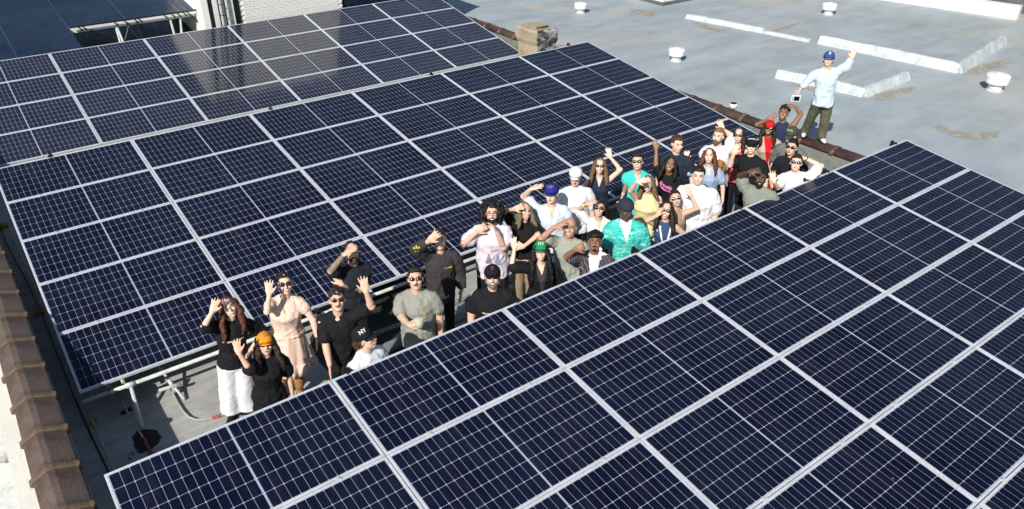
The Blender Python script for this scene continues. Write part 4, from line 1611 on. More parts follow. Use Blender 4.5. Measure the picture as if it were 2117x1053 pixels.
    def glasses(s):
        mb = MB()
        for sd in (-1, 1):
            pts = [s.HP(sd * .033 + .024 * math.cos(a), .094, .005 + .020 * math.sin(a)) for a in [2 * math.pi * i / 14 for i in range(15)]]
            mb.tube(pts, .0024, 5, dome=False)
            mb.tube([s.HP(sd * .057, .092, .010), s.HP(sd * .080, .0, .008)], .0022, 5)
        mb.tube([s.HP(-.010, .096, .009), s.HP(.010, .096, .009)], .0022, 5)
        s._hb(mb, 'glasses', WIRE)

    def cap(s, col, emblem=None, ecol=WHITE, back=False, turn=0, brimcol=None, tilt=0, two=None, esize=.045):
        dome = MB()
        c = s.HP(0, -.018, .040)
        dome.ell(c, s.hax(.092, .110, .098), 22, 9, z0=-0.10)
        mt = cloth(col)
        o = s._hb(dome, 'cap', mt)
        # brim
        sg = -1 if back else 1
        tr = math.radians(turn)
        fwd = (s.hF * math.cos(tr) + s.hR * math.sin(tr)) * sg
        sid = s.hR * math.cos(tr) - s.hF * math.sin(tr)
        top, bot = [], []
        nA = 9
        vs, fs = [], []
        kk = s.hk
        for i in range(nA):
            u = -1 + 2 * i / (nA - 1)
            inner = c + sid * (u * .072 * kk) + fwd * ((.100 * math.sqrt(max(0, 1 - (u * .84) ** 2)) - .006) * kk) - s.hU * (.008 * kk)
            out = inner + fwd * ((.070 * math.sqrt(max(0.0, 1 - (u * .97) ** 2)) + .002) * kk) - s.hU * ((.012 + .016 * u * u) * kk)
            for p in (inner, out):
                vs.append(p + s.hU * .002); vs.append(p - s.hU * .003)
        for i in range(nA - 1):
            a = i * 4; b = a + 4
            fs += [(a, b, b + 2, a + 2), (a + 1, a + 3, b + 3, b + 1), (a + 2, b + 2, b + 3, a + 3), (a, a + 1, b + 1, b)]
        fs += [(0, 2, 3, 1), (nA * 4 - 4, nA * 4 - 3, nA * 4 - 1, nA * 4 - 2)]
        mb = MB(); mb.add(vs, fs)
        mb.build('brim', cloth(brimcol or col), o, True)
        mb = MB(); mb.ell(s.HP(0, -.018, .139), s.hax(.007, .007, .005), 8, 5); mb.build('button', mt, o, True)
        if emblem:
            me = text_mesh(emblem, esize * kk * 1.35, .0012)
            dm = MB(); dm.ell(c, s.hax(.092, .110, .098), 22, 9, z0=-0.10)
            tree = BVHTree.FromPolygons([V(v) for v in dm.v], dm.f)
            tr2 = math.radians(two or 0)
            f2 = (s.hF * math.cos(tr2) + s.hR * math.sin(tr2))
            r2 = s.hR * math.cos(tr2) - s.hF * math.sin(tr2)
            f3 = (f2 * .90 + s.hU * .45).normalized()
            u3 = (s.hU * .90 - f2 * .45).normalized()
            for v in me.vertices:
                org = c + s.hU * (.030 * kk) + r2 * v.co.x + u3 * v.co.y + f3 * .3
                h = tree.ray_cast(org, -f3, 1.0)
                v.co = (h[0] + f3 * .0022) if h[0] else org - f3 * .21
            me.materials.clear(); me.materials.append(cloth(ecol))
            link('emblem', me, o)
        return o

    def headband(s):
        pass

    def finish(s, skin=None, tattoo=None):
        o = s.body.build('body', SKIN[skin or s.sk], s.root)
        o.location = -s.G
        post = None
        if tattoo:
            A2 = [s.parts['arms'][sd] for sd in tattoo]
            o.data.materials.append(SKIN['tattoo'])

            def post(me, A2=A2):
                for p in me.polygons:
                    c = p.center
                    for J, E, W, r0, r1 in A2:
                        for a, b in ((J, E), (E, W)):
                            t_ = (c - a).dot(b - a) / (b - a).length_squared
                            if -.05 < t_ < (1.02 if b is E else .93) and (c - a.lerp(b, t_)).length < r0 * 1.25:
                                p.material_index = 1
        remesh_later(o, .0072, 1, post)
        s.body_o = o
        return s


DECALS = []


def decal(person, items):
    DECALS.append((person, items))


def std(p, sh, pn, shoe=None, tattoo=None, skin=None, bare=False, pk='pants', step=0.0, **kw):
    """legs, shirt, trousers, shoes, body in one go"""
    p.legs(bare=bare, step=step)
    p.shirt(sh, **kw)
    p.pants(pn, pk)
    p.shoes(shoe or WHITE_SHOE)
    p.finish(skin, tattoo)
    return p


WHITE_SHOE = cloth((.7, .7, .68))
BLACK_SHOE = cloth((.015, .015, .016))
TAN_BOOT = mat_cloth('tan_leather', (.36, .19, .07), .6)

# 1 woman in white trousers
p = Person((474, 636), 'woman waving in black T-shirt and wide white trousers, long wavy auburn hair', 1.68, True, 'pale', look=(0, 2, -14))
p.arm(-1, (421, 676), 1, (439, 645), .6, (450, 611), 0)
p.arm(1, pose='hip')
p.hair('longwavy', 'auburn'); p.face(brow='brown')
p.legs(bare=True)
p.shirt(BLACK, 'half', hem=.86, loose=.03); p.pants(WHITE, 'wide', top=1.02); p.shoes(BLACK_SHOE, sandal=True); p.finish()
decal(p, [('BROOKLYNSOLARWORKS', .0155, .02, 1.275, (.7, .7, .7)), ('disc', .016, -.10, 1.275, (.6, .55, .05))])
# 2 orange cap
p = Person((549, 712), 'woman in orange cap and sunglasses waving, black T-shirt, long dark hair', 1.60, True, 'light', look=(0, -3, 4))
p.arm(-1, (516, 764), 1, (494, 730), .7, (486, 696), 0)
p.arm(1, pose='hang')
p.hair('long', 'dark'); p.face(eyes=False, mouth='closed'); p.sunglasses(); p.cap((.75, .28, .015), 'NY', (.10, .05, .16), turn=5, two=22)
std(p, BLACK, (.03, .03, .06), BLACK_SHOE, sleeve='half', loose=.035, hem=.72)
# 3 dress
p = Person((590, 588), 'woman waving in beige gingham dress with ruffle hem and tan cowboy boots', 1.76, True, 'pale', w=1.14, look=(0, 0, 0), lean=(.16, 0))
p.arm(-1, (552, 645), 1, (557, 609), .5, (555, 575), 0)
p.arm(1, (648, 662), -.2, (655, 697), -.2, (656, 722), 0, 'l')
p.hair('bun', 'dark'); p.face(eyes=False); p.sunglasses(LENS_BROWN, 1.15)
p.legs(bare=True)
DRESS = mat_cloth('gingham', (.80, .62, .52), pat='gingham')
p.shirt(None, 'cap', hem=.98, neck='v', mat=DRESS, loose=.02, name='bodice')
mb = MB()
rings = []
for z, rx, ry in ((1.02, .165, .13), (.96, .185, .15), (.86, .215, .18), (.74, .245, .205), (.66, .262, .22), (.625, .270, .228), (.62, .290, .248), (.57, .315, .272), (.515, .338, .295)):
    rg = []
    for i in range(72):
        a = 2 * math.pi * i / 72
        amp = .03 + .035 * max(0, (1.0 - z)) + (.02 if z < .622 else 0)
        f = 1 + amp * math.sin(a * 9 + 1.3) + amp * .5 * math.sin(a * 17 + z * 9) + (.035 * math.sin(a * 26) if z < .622 else 0)
        rg.append(p.P(rx * f * math.cos(a), ry * f * math.sin(a), z + .012 * math.sin(a * 5)))
    rings.append(rg)
mb.loft(rings)
o = mb.build('skirt', DRESS, p.root, True); o.location = -p.G
p.shoes(TAN_BOOT, boots=True)
p.finish()
# 4 tattoo man
p = Person((728, 522), 'bearded man with tattooed arms shading his eyes, dark T-shirt, hair tied back', 1.78, False, 'light', lean=(.08, 0), look=(6, -4, 0))
p.arm(-1, (684, 560), 1, (712, 526), 1, (735, 512), .3, 'd')
p.arm(1, (744, 604), .8, (706, 588), .8, (691, 566), 0, 'b', spread=.2)
p.hair('ponybeard', 'dark'); p.face(beard=True, mouth='closed'); p.beard('brown')
std(p, (.016, .02, .028), BLACK, BLACK_SHOE, tattoo=(-1, 1), sleeve='short', loose=.02)
# 5 black T waving
p = Person((697, 621), 'man in black T-shirt and sunglasses waving, short curly dark hair', 1.76, False, 'light', lean=(.05, 0), look=(4, 0, 4))
p.arm(-1, (675, 722), 0, (682, 756), 0, (684, 784), 0, 'r')
p.arm(1, (768, 634), .6, (757, 603), .7, (749, 571), 0)
p.hair('curlytop', 'dark'); p.face(eyes=False, mouth='closed'); p.sunglasses(); p.beard('brown', False, True)
std(p, BLACK, BLACK, BLACK_SHOE, sleeve='short', hem=.74, loose=.02)
# 6 black cap profile
p = Person((755, 700), 'man in black cap seen in profile, longish brown hair, white T-shirt', 1.74, False, 'light', yaw=35, look=(62, -8, 0), lean=(.03, 0))
p.arm(-1, pose='hang'); p.arm(1, pose='hang')
p.hair('ponybeard', 'brown'); p.face(); p.cap(BLACK, 'NY', WHITE, two=-38, esize=.04)
std(p, (.76, .78, .82), (.03, .035, .05), sleeve='short')
# 7 mug man
p = Person((859, 577), 'man with moustache and sunglasses in grey T-shirt holding a glass mug', 1.80, False, 'light', w=1.06, lean=(.02, 0), look=(0, 0, 0))
W7, T7 = p.arm(-1, (829, 655), .2, (846, 672), 1, (860, 667), .3, 'r', shape='grip')
p.arm(1, pose='hang')
p.hair('sweep', 'dark'); p.face(eyes=False, mouth='closed', beard=True); p.sunglasses(); p.beard('brown', False, True)
std(p, (.30, .30, .265), BLACK, sleeve='short', loose=.026, hem=.76)
decal(p, [('disc', .05, .085, 1.255, (.72, .68, .03)), ('SOLAR', .014, .085, 1.215, (.62, .6, .3))])
P7 = p
# 8 dark grey long sleeve
p = Person((909, 496), 'man shading his face in charcoal long-sleeved shirt with yellow sleeve emblem', 1.76, False, 'light', lean=(.03, 0), look=(0, -4, 0))
p.arm(-1, (860, 515), 1, (886, 499), 1, (911, 477), .2, 'c', curl=.2)
p.arm(1, pose='hang')
p.hair('short', 'dark'); p.face(mouth='smile')
std(p, (.048, .042, .046), BLACK, sleeve='long', loose=.026, hem=.76)
decal(p, [('Brooklyn', .022, .085, 1.30, (.50, .50, .04))])
P8 = p
# 9 big curly hair
p = Person((1017, 441), 'bearded man with huge curly dark hair and glasses, pale pink printed T-shirt, black shorts', 1.83, False, 'light', w=1.14, lean=(0, 0), look=(0, -2, 0))
p.arm(-1, (957, 506), .6, (986, 480), 1, (1005, 466), 0, 'b', curl=.5)
p.arm(1, (1041, 512), .6, (1028, 481), 1, (1015, 461), 0, 'l', curl=.5)
p.hair('bigcurl', 'black'); p.face(mouth='smile', beard=True); p.beard('black'); p.glasses()
std(p, (.76, .67, .77), BLACK, BLACK_SHOE, bare=True, pk='shorts', sleeve='short', loose=.03, hem=.74)
decal(p, [('bell', .12, -.06, 1.07, (.26, .27, .38)), ('bell', .12, .055, 1.045, (.26, .27, .38)), ('leaf', .10, .01, 1.19, (.62, .40, .52))])
# 10 black cap beard
p = Person((1018, 573), 'bearded man in black cap and sunglasses, black T-shirt with line of lettering', 1.76, False, 'light', w=1.26, look=(0, -2, 0))
p.arm(-1, pose='hang'); p.arm(1, pose='hang')
p.hair('short', 'dark'); p.face(eyes=False, beard=True); p.sunglasses(); p.beard('grey'); p.cap(BLACK, 'B', (.25, .05, .2), esize=.04)
std(p, BLACK, BLACK, BLACK_SHOE, sleeve='short', loose=.02)
decal(p, [('BROOKLYNSOLARWORKS', .0185, .02, 1.25, (.7, .7, .68)), ('disc', .022, -.125, 1.25, (.6, .55, .05))])
# 11 greenish hair
p = Person((1085, 437), 'person with greenish blond hair shading their eyes, black T-shirt and khaki trousers', 1.68, True, 'light', w=1.12, look=(25, -6, 8))
p.arm(-1, (1041, 437), .6, (1062, 433), 1, (1088, 424), .3, 'c')
p.arm(1, (1113, 486), .8, (1084, 509), .8, (1067, 512), 0, 'b')
p.hair('lob', 'green'); p.face()
std(p, BLACK, (.32, .25, .16), sleeve='short', loose=.02, pk='loose', hem=.92)
# 12 green cap
p = Person((1118, 520), 'woman in green cap and glasses waving, very long black curly hair, black jacket', 1.66, True, 'pale', look=(0, -2, 0))
p.arm(-1, (1057, 553), .8, (1064, 514), .5, (1059, 484), 0)
p.arm(1, pose='hang')
p.hair('verylong', 'black'); p.face(brow='black'); p.glasses(); p.cap((.012, .25, .085), 'NY', WHITE, two=0)
p.legs(); p.shirt((.05, .042, .05), 'short', loose=.010, neck='v', name='top')
p.shirt(BLACK, 'half', neck='open', loose=.032, name='jacket')
p.pants(BLACK); p.shoes(BLACK_SHOE); p.finish()
# 13 blue cap polo
p = Person((1140, 402), 'man in royal blue cap shading his face, white polo shirt and jeans', 1.80, False, 'pale', look=(-12, -8, -4), w=1.06)
p.arm(-1, (1080, 404), .8, (1098, 391), 1, (1121, 384), .3, 'd')
p.arm(1, pose='hang')
p.hair('short', 'blond'); p.face(mouth='closed'); p.cap((.012, .03, .22), 'NY', (.75, .12, .05), two=-5)
std(p, (.66, .72, .80), (.05, .075, .14), sleeve='short', neck='v', loose=.024)
# 14 white cap
p = Person((1190, 366), 'man in white baseball cap and plain white T-shirt behind the blue-capped man', 1.80, False, 'light', look=(-5, -18, 0), w=1.05)
p.arm(-1, pose='hang'); p.arm(1, pose='hang')
p.hair('short', 'brown'); p.face(eyes=False, mouth='closed'); p.sunglasses(); p.cap((.80, .77, .72))
std(p, WHITE, BLACK, sleeve='half', loose=.03)
# 15 navy tank
p = Person((1240, 344), 'woman waving in navy sleeveless top and sunglasses, long light brown hair', 1.68, True, 'pale', look=(0, 0, 0))
p.arm(-1, pose='back')
p.arm(1, (1283, 351), .5, (1261, 325), .4, (1256, 301), 0)
p.hair('long', 'lightbrown'); p.face(eyes=False); p.sunglasses()
std(p, NAVY, BLACK, BLACK_SHOE, sleeve='tank', neck='v', loose=.014, hem=.9)
# 16 bald
p = Person((1178, 471), 'bald man shading his eyes with one hand, sage grey T-shirt', 1.80, False, 'tan', look=(-4, -4, 0), w=1.05)
p.arm(-1, (1119, 494), 1, (1146, 470), 1, (1171, 458), .3, 'd')
p.arm(1, pose='hang')
p.face()
std(p, (.33, .355, .31), (.03, .04, .07), sleeve='short', loose=.024)
# 17 white top woman
p = Person((1238, 431), 'woman in white top and sunglasses holding a braceleted hand to her forehead', 1.66, True, 'light', look=(0, 0, 0))
Wb, Tb = p.arm(-1, (1197, 434), .8, (1212, 422), 1, (1237, 414), .4, 'd')
p.arm(1, pose='hang')
p.hair('short', 'dark'); p.face(eyes=False); p.sunglasses()
std(p, WHITE, BLACK, sleeve='half', loose=.022, neck='v')
mb = MB()
J, E, W, r0, r1 = p.parts['arms'][-1]
q = E.lerp(W, .88); a = (W - E).normalized(); x_ = a.orthogonal().normalized(); y_ = a.cross(x_)
mb.tube([q + x_ * (.032 * math.cos(t_)) + y_ * (.032 * math.sin(t_)) for t_ in [2 * math.pi * i / 12 for i in range(13)]], .006, 6, dome=False)
o = mb.build('bracelet', GOLD, p.root); o.location = -p.G
# 18 shaka
p = Person((1230, 500), 'man in black fluffy hat and glasses making a shaka sign, pinstriped shirt over white', 1.74, False, 'brown', look=(0, 2, 0))
p.arm(-1, (1171, 531), .8, (1190, 516), 1, (1212, 507), 0, 'b', shape='shaka', spread=.3)
p.arm(1, pose='hang')
p.hair('curlytop', 'black'); p.face(mouth='closed', brow='black'); p.beard('black', False, True, True); p.glasses()
mb = MB(); mb.ell(p.HP(0, -.02, .075), p.hax(.104, .112, .058), 16, 8); p._hb(mb, 'hat', HAIR['black'], True, .01)
p.legs(); p.shirt(WHITE, 'short', loose=.012, name='undershirt')
p.shirt(None, 'short', neck='open', loose=.03, mat=mat_cloth('pinstripe', (.045, .03, .045), pat='stripe'))
p.pants(BLACK); p.shoes(BLACK_SHOE); p.finish()
# 19 teal shirt
p = Person((1295, 433), 'man in dark cap looking down, teal patterned short-sleeved shirt over white T-shirt', 1.86, False, 'dark', look=(22, -30, 0), w=1.0)
p.arm(-1, pose='hang'); p.arm(1, pose='hang')
p.hair('short', 'black'); p.face(mouth='closed', brow='black'); p.cap((.03, .035, .055), back=True)
p.legs(); p.shirt(WHITE, 'short', loose=.010, name='undershirt')
p.shirt(None, 'elbow', neck='deepv', loose=.04, mat=mat_cloth('teal_print', (.05, .50, .44), pat='hawaii'), hem=.76)
p.pants(BLACK); p.shoes(BLACK_SHOE); p.finish()
# 20 turquoise
p = Person((1318, 335), 'man in turquoise T-shirt and sunglasses with tattooed forearm', 1.76, False, 'light', look=(-8, 0, -8))
p.arm(-1, (1297, 377), 0, (1288, 402), .6, (1283, 416), 0, 'l', curl=.8)
p.arm(1, pose='hang')
p.hair('sweep', 'dark'); p.face(eyes=False); p.sunglasses()
std(p, (.055, .60, .54), (.04, .04, .05), tattoo=(-1,), sleeve='half', neck='v', loose=.02)
# 21 yellow top
p = Person((1339, 381), 'woman in pale yellow top covering her face with one raised arm, fair hair', 1.66, True, 'pale', w=1.32, look=(-6, 2, -6))
p.arm(-1, (1304, 394), 1, (1317, 376), 1, (1338, 371), .5, 'i', curl=.4)
p.arm(1, pose='hang')
p.hair('lob', 'lightbrown'); p.face()
std(p, (.76, .68, .36), (.35, .42, .5), sleeve='tank', loose=.02)
# 22 pink script
p = Person((1385, 341), 'woman with dark braids reaching one arm up, black T-shirt with pink script', 1.66, True, 'brown', w=1.12, look=(4, 2, 10))
p.arm(-1, (1356, 341), .3, (1357, 304), .2, (1351, 278), 0)
p.arm(1, pose='hang')
p.hair('braids', 'black'); p.face(brow='black')
std(p, BLACK, BLACK, BLACK_SHOE, sleeve='short', loose=.018)
decal(p, [('Brooklyn', .058, -.01, 1.31, (.80, .24, .50), .28), ('swoosh', .24, .0, 1.265, (.80, .24, .50), .28)])
# 23 navy tee tall
p = Person((1400, 298), 'tall short-haired man in dark navy T-shirt smiling down to one side', 1.88, False, 'pale', look=(28, -16, 4))
p.arm(-1, pose='hang'); p.arm(1, pose='hang')
p.hair('short', 'brown'); p.face()
std(p, (.02, .028, .045), BLACK, sleeve='short', loose=.02)
# 24 lanyard
p = Person((1377, 436), 'woman in navy sleeveless top with white lanyard and sunglasses, long dark hair', 1.67, True, 'light', look=(-4, 0, 6))
p.arm(-1, (1338, 456), .6, (1357, 447), .3, (1364, 433), 0, 'i', curl=.7)
p.arm(1, pose='hip')
p.hair('long', 'dark'); p.face(eyes=False); p.sunglasses()
std(p, (.035, .075, .17), (.05, .06, .1), sleeve='tank', loose=.016)
P24 = p
# 25 white rims
p = Person((1397, 411), 'woman in white-rimmed sunglasses with raised hand, in front of big white T-shirt', 1.62, True, 'light', look=(6, 2, -16))
p.arm(-1, pose='hang')
p.arm(1, (1441, 431), .5, (1428, 404), .4, (1418, 383), 0)
p.hair('bun', 'dark'); p.face(eyes=False, mouth='closed'); p.sunglasses(rim=WHITE_PL, big=1.1)
std(p, (.36, .26, .17), (.06, .06, .08), sleeve='straps', loose=.014)
# 26 big white T
p = Person((1444, 363), 'broad man in oversized white T-shirt with short dark hair, smiling downwards', 1.86, False, 'pale', w=1.26, look=(0, -14, 0))
p.arm(-1, pose='hang'); p.arm(1, pose='hang')
p.hair('short', 'dark'); p.face()
std(p, WHITE, (.6, .6, .6), sleeve='elbow', loose=.035, hem=.76)
# 27 auburn waving, light blue
p = Person((1466, 323), 'smiling woman in light blue top waving, long auburn hair and white earrings', 1.69, True, 'pale', look=(-4, 4, -4))
p.arm(-1, (1411, 358), .6, (1417, 331), .4, (1422, 306), 0)
p.arm(1, pose='hang')
p.hair('long', 'auburn'); p.face()
std(p, (.34, .45, .62), (.28, .36, .5), sleeve='short', neck='v', loose=.03)
mb = MB()
for sd in (-1, 1):
    mb.ell(p.HP(sd * .082, .0, -.055), p.hax(.006, .006, .018), 8, 6)
o = mb.build('earrings', WHITE_PL, p.root); o.location = -p.G
# 28 blond beard
p = Person((1485, 282), 'bearded fair-haired man in white T-shirt with hand raised above his head', 1.82, False, 'pale', look=(-20, -6, 0))
p.arm(-1, (1453, 327), .2, (1474, 345), 1, (1492, 343), 0, 'u')
p.arm(1, (1512, 268), -.8, (1494, 268), -.5, (1486, 248), 0)
p.hair('short', 'blond'); p.face(mouth='closed', beard=True, brow='blond'); p.beard('lightbrown')
std(p, WHITE, BLACK, sleeve='short', loose=.024)
P28 = p
# 29 coral
p = Person((1527, 281), 'woman in coral top and sunglasses behind the waving black-capped man', 1.68, True, 'pale', look=(-6, 0, -4))
p.arm(-1, pose='hang'); p.arm(1, pose='hang')
p.hair('long', 'dark'); p.face(eyes=False); p.sunglasses()
std(p, (.72, .12, .14), BLACK, BLACK_SHOE, sleeve='tank', loose=.018)
# 30 black cap waving
p = Person((1554, 302), 'man in black cap and sunglasses waving, black T-shirt with small chest print', 1.80, False, 'pale', look=(0, -2, 0), w=1.06)
p.arm(-1, (1509, 342), .6, (1517, 318), .6, (1527, 292), 0)
p.arm(1, pose='hang')
p.hair('short', 'dark'); p.face(eyes=False); p.sunglasses(); p.cap(BLACK, 'BROOKLYN', WHITE, esize=.018)
std(p, BLACK, BLACK, BLACK_SHOE, sleeve='short', loose=.02)
decal(p, [('7', .05, .05, 1.22, (.65, .6, .55))])
# 31 red cap
p = Person((1590, 266), 'woman in backwards red cap and sunglasses, beige cardigan over bright red top', 1.71, True, 'brown', w=1.08, look=(0, 0, 4))
p.arm(-1, pose='hang'); p.arm(1, pose='hang')
p.hair('longwavy', 'dark'); p.face(eyes=False); p.sunglasses(); p.cap((.55, .015, .02), back=True)
p.legs(); p.shirt((.62, .012, .02), 'straps', loose=.014, name='top')
p.shirt((.52, .42, .31), 'long', neck='open', loose=.032, name='cardigan')
p.pants((.6, .015, .02)); p.shoes(WHITE_SHOE); p.finish()
# 32 navy tank arms up
p = Person((1620, 234), 'person in navy sleeveless top at the back with one arm over their head', 1.75, False, 'brown', look=(-4, 2, 4), w=.92)
p.arm(-1, (1565, 258), .4, (1588, 247), .8, (1608, 232), 0)
p.arm(1, (1656, 236), .3, (1643, 219), .4, (1622, 217), 0, 'd')
p.hair('curlytop', 'black'); p.face(brow='black')
std(p, (.02, .035, .09), BLACK, BLACK_SHOE, sleeve='tank', loose=.014)
# 33 trucker
p = Person((1635, 280), 'bearded man in olive and grey trucker cap looking down, grey-green T-shirt', 1.80, False, 'pale', look=(-26, -24, 0), yaw=-15)
p.arm(-1, pose='hang'); p.arm(1, pose='hang')
p.hair('short', 'brown'); p.face(beard=True); p.beard('brown')
cp = p.cap((.06, .07, .045), 'BKLYN', (.5, .5, .3), esize=.022)
std(p, (.15, .17, .155), (.05, .06, .06), sleeve='half', loose=.022)
# 34 dark hair sunglasses
p = Person((1637, 305), 'dark-haired man in sunglasses and black T-shirt partly hidden behind a raised hand', 1.76, False, 'light', look=(-14, -4, 0))
p.arm(-1, pose='hang'); p.arm(1, pose='hang')
p.hair('short', 'black'); p.face(eyes=False, mouth='closed'); p.sunglasses()
std(p, (.012, .014, .02), BLACK, BLACK_SHOE, sleeve='short', loose=.018)
# 35 white T hand to forehead
p = Person((1646, 337), 'person in white T-shirt and sunglasses with hand flat across forehead, dark wristband', 1.74, False, 'pale', look=(0, 0, 0), w=1.0)
p.arm(-1, (1608, 388), .6, (1600, 377), .8, (1594, 350), 0)
p.arm(1, (1698, 344), .2, (1664, 327), .6, (1636, 318), .2, 'd')
p.hair('short', 'dark'); p.face(eyes=False, mouth='closed'); p.sunglasses()
std(p, WHITE, BLACK, sleeve='short', loose=.024)
J, E, W, r0, r1 = p.parts['arms'][1]
q = E.lerp(W, .93); a = (W - E).normalized(); x_ = a.orthogonal().normalized(); y_ = a.cross(x_)
mb = MB(); mb.tube([q + x_ * (.034 * math.cos(t_)) + y_ * (.034 * math.sin(t_)) for t_ in [2 * math.pi * i / 12 for i in range(13)]], .008, 6, dome=False)
o = mb.build('wristband', M['black_plastic'], p.root); o.location = -p.G
# 36 olive, arm over face
p = Person((1571, 367), 'man in grey-olive T-shirt hiding his eyes behind his forearm', 1.80, False, 'dark', look=(8, -12, 0), w=1.1)
p.arm(-1, (1530, 364), .6, (1549, 356), 1, (1575, 351), .2, 'i', curl=.4)
p.arm(1, pose='hang')
p.hair('short', 'black'); p.face(mouth='smile', brow='black'); p.beard('black')
std(p, (.235, .25, .215), BLACK, sleeve='short', loose=.028)
# 37 man on the parapet
ZP = .65
pl_, pr_ = at(1662, 279, ZP), at(1697, 291, ZP)
p = Person((1713, 123), 'man standing on the parapet waving, blue cap, pale blue shirt, olive trousers, white shoes', 1.79, False, 'pale', zbase=ZP, lean=(-.10, 0), look=(0, 0, 0), w=.93)
W37, T37 = p.arm(-1, (1677, 161), 0, (1655, 184), .2, (1646, 199), 0, 'l', shape='grip')
p.arm(1, (1751, 137), .2, (1761, 121), .2, (1767, 98), 0)
p.hair('sweep', 'brown'); p.face()
p.cap((.03, .09, .26), 'B', WHITE, brimcol=(.10, .18, .36), esize=.06)
p.legs(feet=[pl_, pr_])
p.shirt((.58, .71, .78), 'long', neck='v', loose=.03, hem=.80)
p.pants((.165, .17, .105), 'loose', top=.98)
p.shoes(WHITE_SHOE)
p.finish()
P37 = p

# ------------------------------------------------------------------ finish the remeshed parts in one evaluation
for o, vx, it, post in PENDING:
    m = o.modifiers.new('r', 'REMESH'); m.mode = 'VOXEL'; m.voxel_size = vx; m.use_smooth_shade = True
    if it:
        m = o.modifiers.new('s', 'SMOOTH'); m.factor = .5; m.iterations = it
dg = bpy.context.evaluated_depsgraph_get()
for o, vx, it, post in PENDING:
    me = bpy.data.meshes.new_from_object(o.evaluated_get(dg))
    mats = [m_ for m_ in o.data.materials]
    o.modifiers.clear()
    o.data = me
    me.materials.clear()
    for m_ in mats:
        me.materials.append(m_)
    if post:
        post(me)
    me.polygons.foreach_set('use_smooth', [True] * len(me.polygons))
    me.update()

# prints on the shirts
for p, items in DECALS:
    me0 = p.shirt_o.data
    tree = BVHTree.FromPolygons([v.co.copy() for v in me0.vertices], [tuple(q.vertices) for q in me0.polygons])
    for it in items:
        txt, size, x0, z0, col = it[:5]
        tilt = it[5] if len(it) > 5 else 0
        me = text_mesh(txt, size * p.k * 1.25, .0012, .3 if tilt else 0)
        bm = bmesh.new(); bm.from_mesh(me)
        bmesh.ops.triangulate(bm, faces=bm.faces[:])
        bmesh.ops.subdivide_edges(bm, edges=[e for e in bm.edges if e.calc_length() > .02], cuts=2)
        bmesh.ops.triangulate(bm, faces=bm.faces[:])
        for v in bm.verts:
            x, y = v.co.x, v.co.y
            if tilt:
                x, y = x * math.cos(-tilt) - y * math.sin(-tilt), x * math.sin(-tilt) + y * math.cos(-tilt)
            c = p.P(x0, 0.5, z0) + p.R * x + V((0, 0, y))
            h = tree.ray_cast(c, -p.F, 1.0)
            v.co = (h[0] + p.F * .009) if h[0] is not None else c - p.F * .38
        bm.to_mesh(me); bm.free()
        me.materials.clear(); me.materials.append(cloth(col))
        o = link('shirt_print', me, p.shirt_o)

# lanyard
p = P24
me0 = p.shirt_o.data
tree = BVHTree.FromPolygons([v.co.copy() for v in me0.vertices], [tuple(q.vertices) for q in me0.polygons])
mb = MB()
for sd in (-1, 1):
    pts = []
    for i in range(9):
        t_ = i / 8
        x, z = sd * (.075 * (1 - t_) + .004), 1.41 - .33 * t_
        h = tree.ray_cast(p.P(x, .5, z), -p.F, 1.0)
        pts.append((h[0] + p.F * .006) if h[0] is not None else p.P(x, .06, z))
    mb.tube(pts, .011, 6, side=p.R, flat=.3, dome=False)
o = mb.build('lanyard', WHITE_PL, p.root); o.location = -p.G

# sleeve emblem of the man in charcoal
J, E, W, r0, r1 = P8.parts['arms'][-1]
me = text_mesh('*', .20, .004)
c = (CAM - E).normalized()
u_ = V((0, 0, 1)) - c * c.z; u_.normalize(); r_ = u_.cross(c)
mx = sum((v.co.x for v in me.vertices)) / len(me.vertices); my = sum((v.co.y for v in me.vertices)) / len(me.vertices)
me0 = P8.shirt_o.data
tree = BVHTree.FromPolygons([v.co.copy() for v in me0.vertices], [tuple(q.vertices) for q in me0.polygons])
for v in me.vertices:
    q = E.lerp(J, .05) + r_ * (v.co.x - mx) * 1.0 + u_ * (v.co.y - my)
    h = tree.ray_cast(q + c * .4, -c, .8)
    v.co = (h[0] + c * .004) if h[0] is not None else q
me.materials.clear(); me.materials.append(cloth((.55, .5, .03)))
link('sleeve_print', me, P8.shirt_o)

# mug
c = T7 + P7.R * .035 + P7.F * .01 + V((0, 0, .0))
e = empty('glass_mug', c - V((0, 0, .055)))
tag(e, 'round glass mug with pale yellow drink held by the man in grey', 'mug')
gl, t_, b = new_mat('mug_glass', (.75, .80, .72), .08, spec=.6)
b.inputs['Alpha'].default_value = 0.45
mb = MB(); mb.tube([(0, 0, 0), (0, 0, .02), (0, 0, .06), (0, 0, .10), (0, 0, .115)], [.036, .05, .056, .052, .046], 18, dome=False); mb.build('body', gl, e, True)
mb = MB(); mb.tube([(0, 0, .006), (0, 0, .02), (0, 0, .055), (0, 0, .07)], [.032, .044, .05, .049], 16, dome=False); mb.build('drink', new_mat('lemon_drink', (.48, .46, .10), .3)[0], e, True)
mb = MB()
hd = -P7.R
mb.tube([hd * .045 + V((0, 0, .09)), hd * .085 + V((0, 0, .08)), hd * .09 + V((0, 0, .05)), hd * .075 + V((0, 0, .03)), hd * .045 + V((0, 0, .025))], .007, 8); mb.build('handle', gl, e, True)

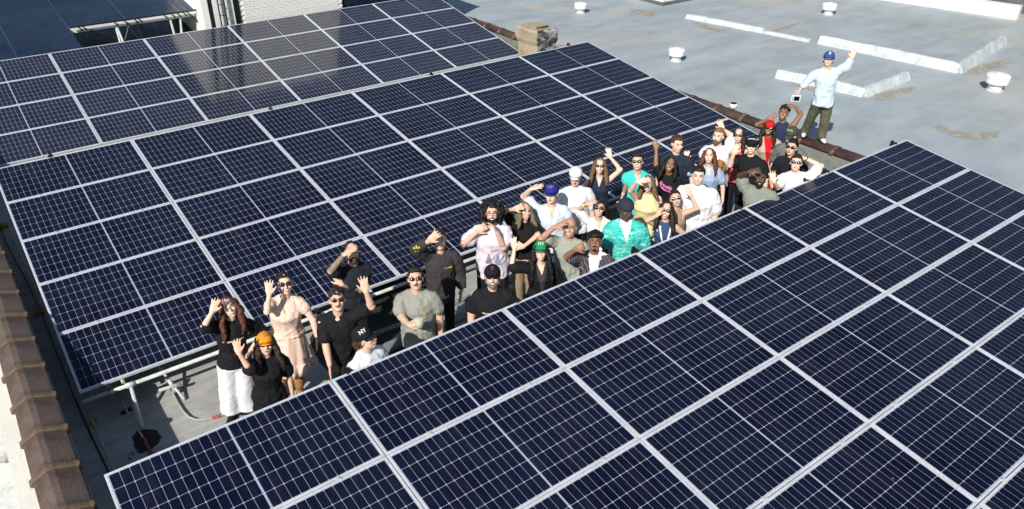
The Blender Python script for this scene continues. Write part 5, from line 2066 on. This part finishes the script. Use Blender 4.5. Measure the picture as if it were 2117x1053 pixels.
# camera held by the man on the parapet
c = T37.copy() - V((0, 0, .03))
e = empty('instant_camera', c, (0, 0, math.atan2(P37.F.x, -P37.F.y) + math.pi))
e.rotation_euler = (math.radians(-12), 0, math.atan2(-P37.F.x, P37.F.y))
tag(e, 'white hand-held camera with dark screen held by the man on the parapet', 'camera')
mb = MB(); mb.box((-.085, -.015, -.075), (.085, .015, .05)); mb.build('body', WHITE_PL, e, bevel=.004)
mb = MB(); mb.box((-.065, .0155, -.055), (.035, .018, .035)); mb.build('screen', LENS, e)
mb = MB()
for z_ in (-.045, -.015, .015):
    mb.tube([(.058, .013, z_), (.058, .019, z_)], .008, 8, dome=False)
mb.build('buttons', M['dark_metal'], e)

# curly dog held by the fair-haired man
W = P28.parts['arms'][-1][2]
q = P28.P(.08, .26, 1.22)
dogm = HAIR['blond']
dm2 = mat_hair('ginger_fur', (.40, .21, .06))
e = empty('dog', q)
tag(e, 'small curly ginger dog held at the chest of the fair-haired man', 'dog')
R_, F_ = P28.R, P28.F
mb = MB()
U_ = V((0, 0, 1))
def fur(c, rx, ry, rz, n, r):
    mb.ell(c, (R_ * rx, F_ * ry, U_ * rz), 12, 8)
    for i in range(n):
        a = random.uniform(0, 2 * math.pi); t_ = random.uniform(-1, 1)
        q_ = math.sqrt(1 - t_ * t_)
        rr = r * random.uniform(.7, 1.2)
        mb.ell(c + R_ * (rx * q_ * math.cos(a)) + F_ * (ry * q_ * math.sin(a)) + U_ * (rz * t_), (R_ * rr, F_ * rr, U_ * rr), 6, 4)
fur(-R_ * .02 - U_ * .10, .12, .10, .13, 70, .022)
fur(V((0, 0, .06)) + F_ * .03, .085, .085, .08, 60, .02)
mb.ell(F_ * .125 + U_ * .035, (R_ * .034, F_ * .045, U_ * .03), 10, 8)
for sd in (-1, 1):
    mb.tube([R_ * sd * .075 + U_ * .10, R_ * sd * .10 + U_ * .04, R_ * sd * .10 - U_ * .01], [.022, .03, .026], 8)
    mb.tube([R_ * sd * .06 + F_ * .05 - U_ * .12, R_ * sd * .065 + F_ * .13 - U_ * .20, R_ * sd * .06 + F_ * .13 - U_ * .27], [.035, .028, .026], 8)
    mb.tube([R_ * sd * .07 - U_ * .18, R_ * sd * .085 + F_ * .06 - U_ * .27, R_ * sd * .08 + F_ * .03 - U_ * .35], [.05, .034, .024], 8)
mb.tube([-R_ * .10 - F_ * .06 - U_ * .16, -R_ * .18 - F_ * .06 - U_ * .12], [.02, .026], 8)
o = mb.build('body', dm2, e, True)
m = o.modifiers.new('r', 'REMESH'); m.mode = 'VOXEL'; m.voxel_size = .009; m.use_smooth_shade = True
mb = MB(); mb.ell(F_ * .168 + U_ * .045, (R_ * .013, F_ * .01, U_ * .010), 8, 6); mb.build('nose', EYE, e, True)
for sd in (-1, 1):
    mb = MB(); mb.ell(F_ * .112 + R_ * sd * .032 + U_ * .078, (R_ * .009, F_ * .008, U_ * .009), 8, 6); mb.build('eye', EYE, e, True)

# ------------------------------------------------------------------ the single cells of the front and middle arrays
for e in CELL_PANELS:
    for x, y in cell_xy():
        link('solar_cell', ME_CELL, e, (x, -y, -0.0014))
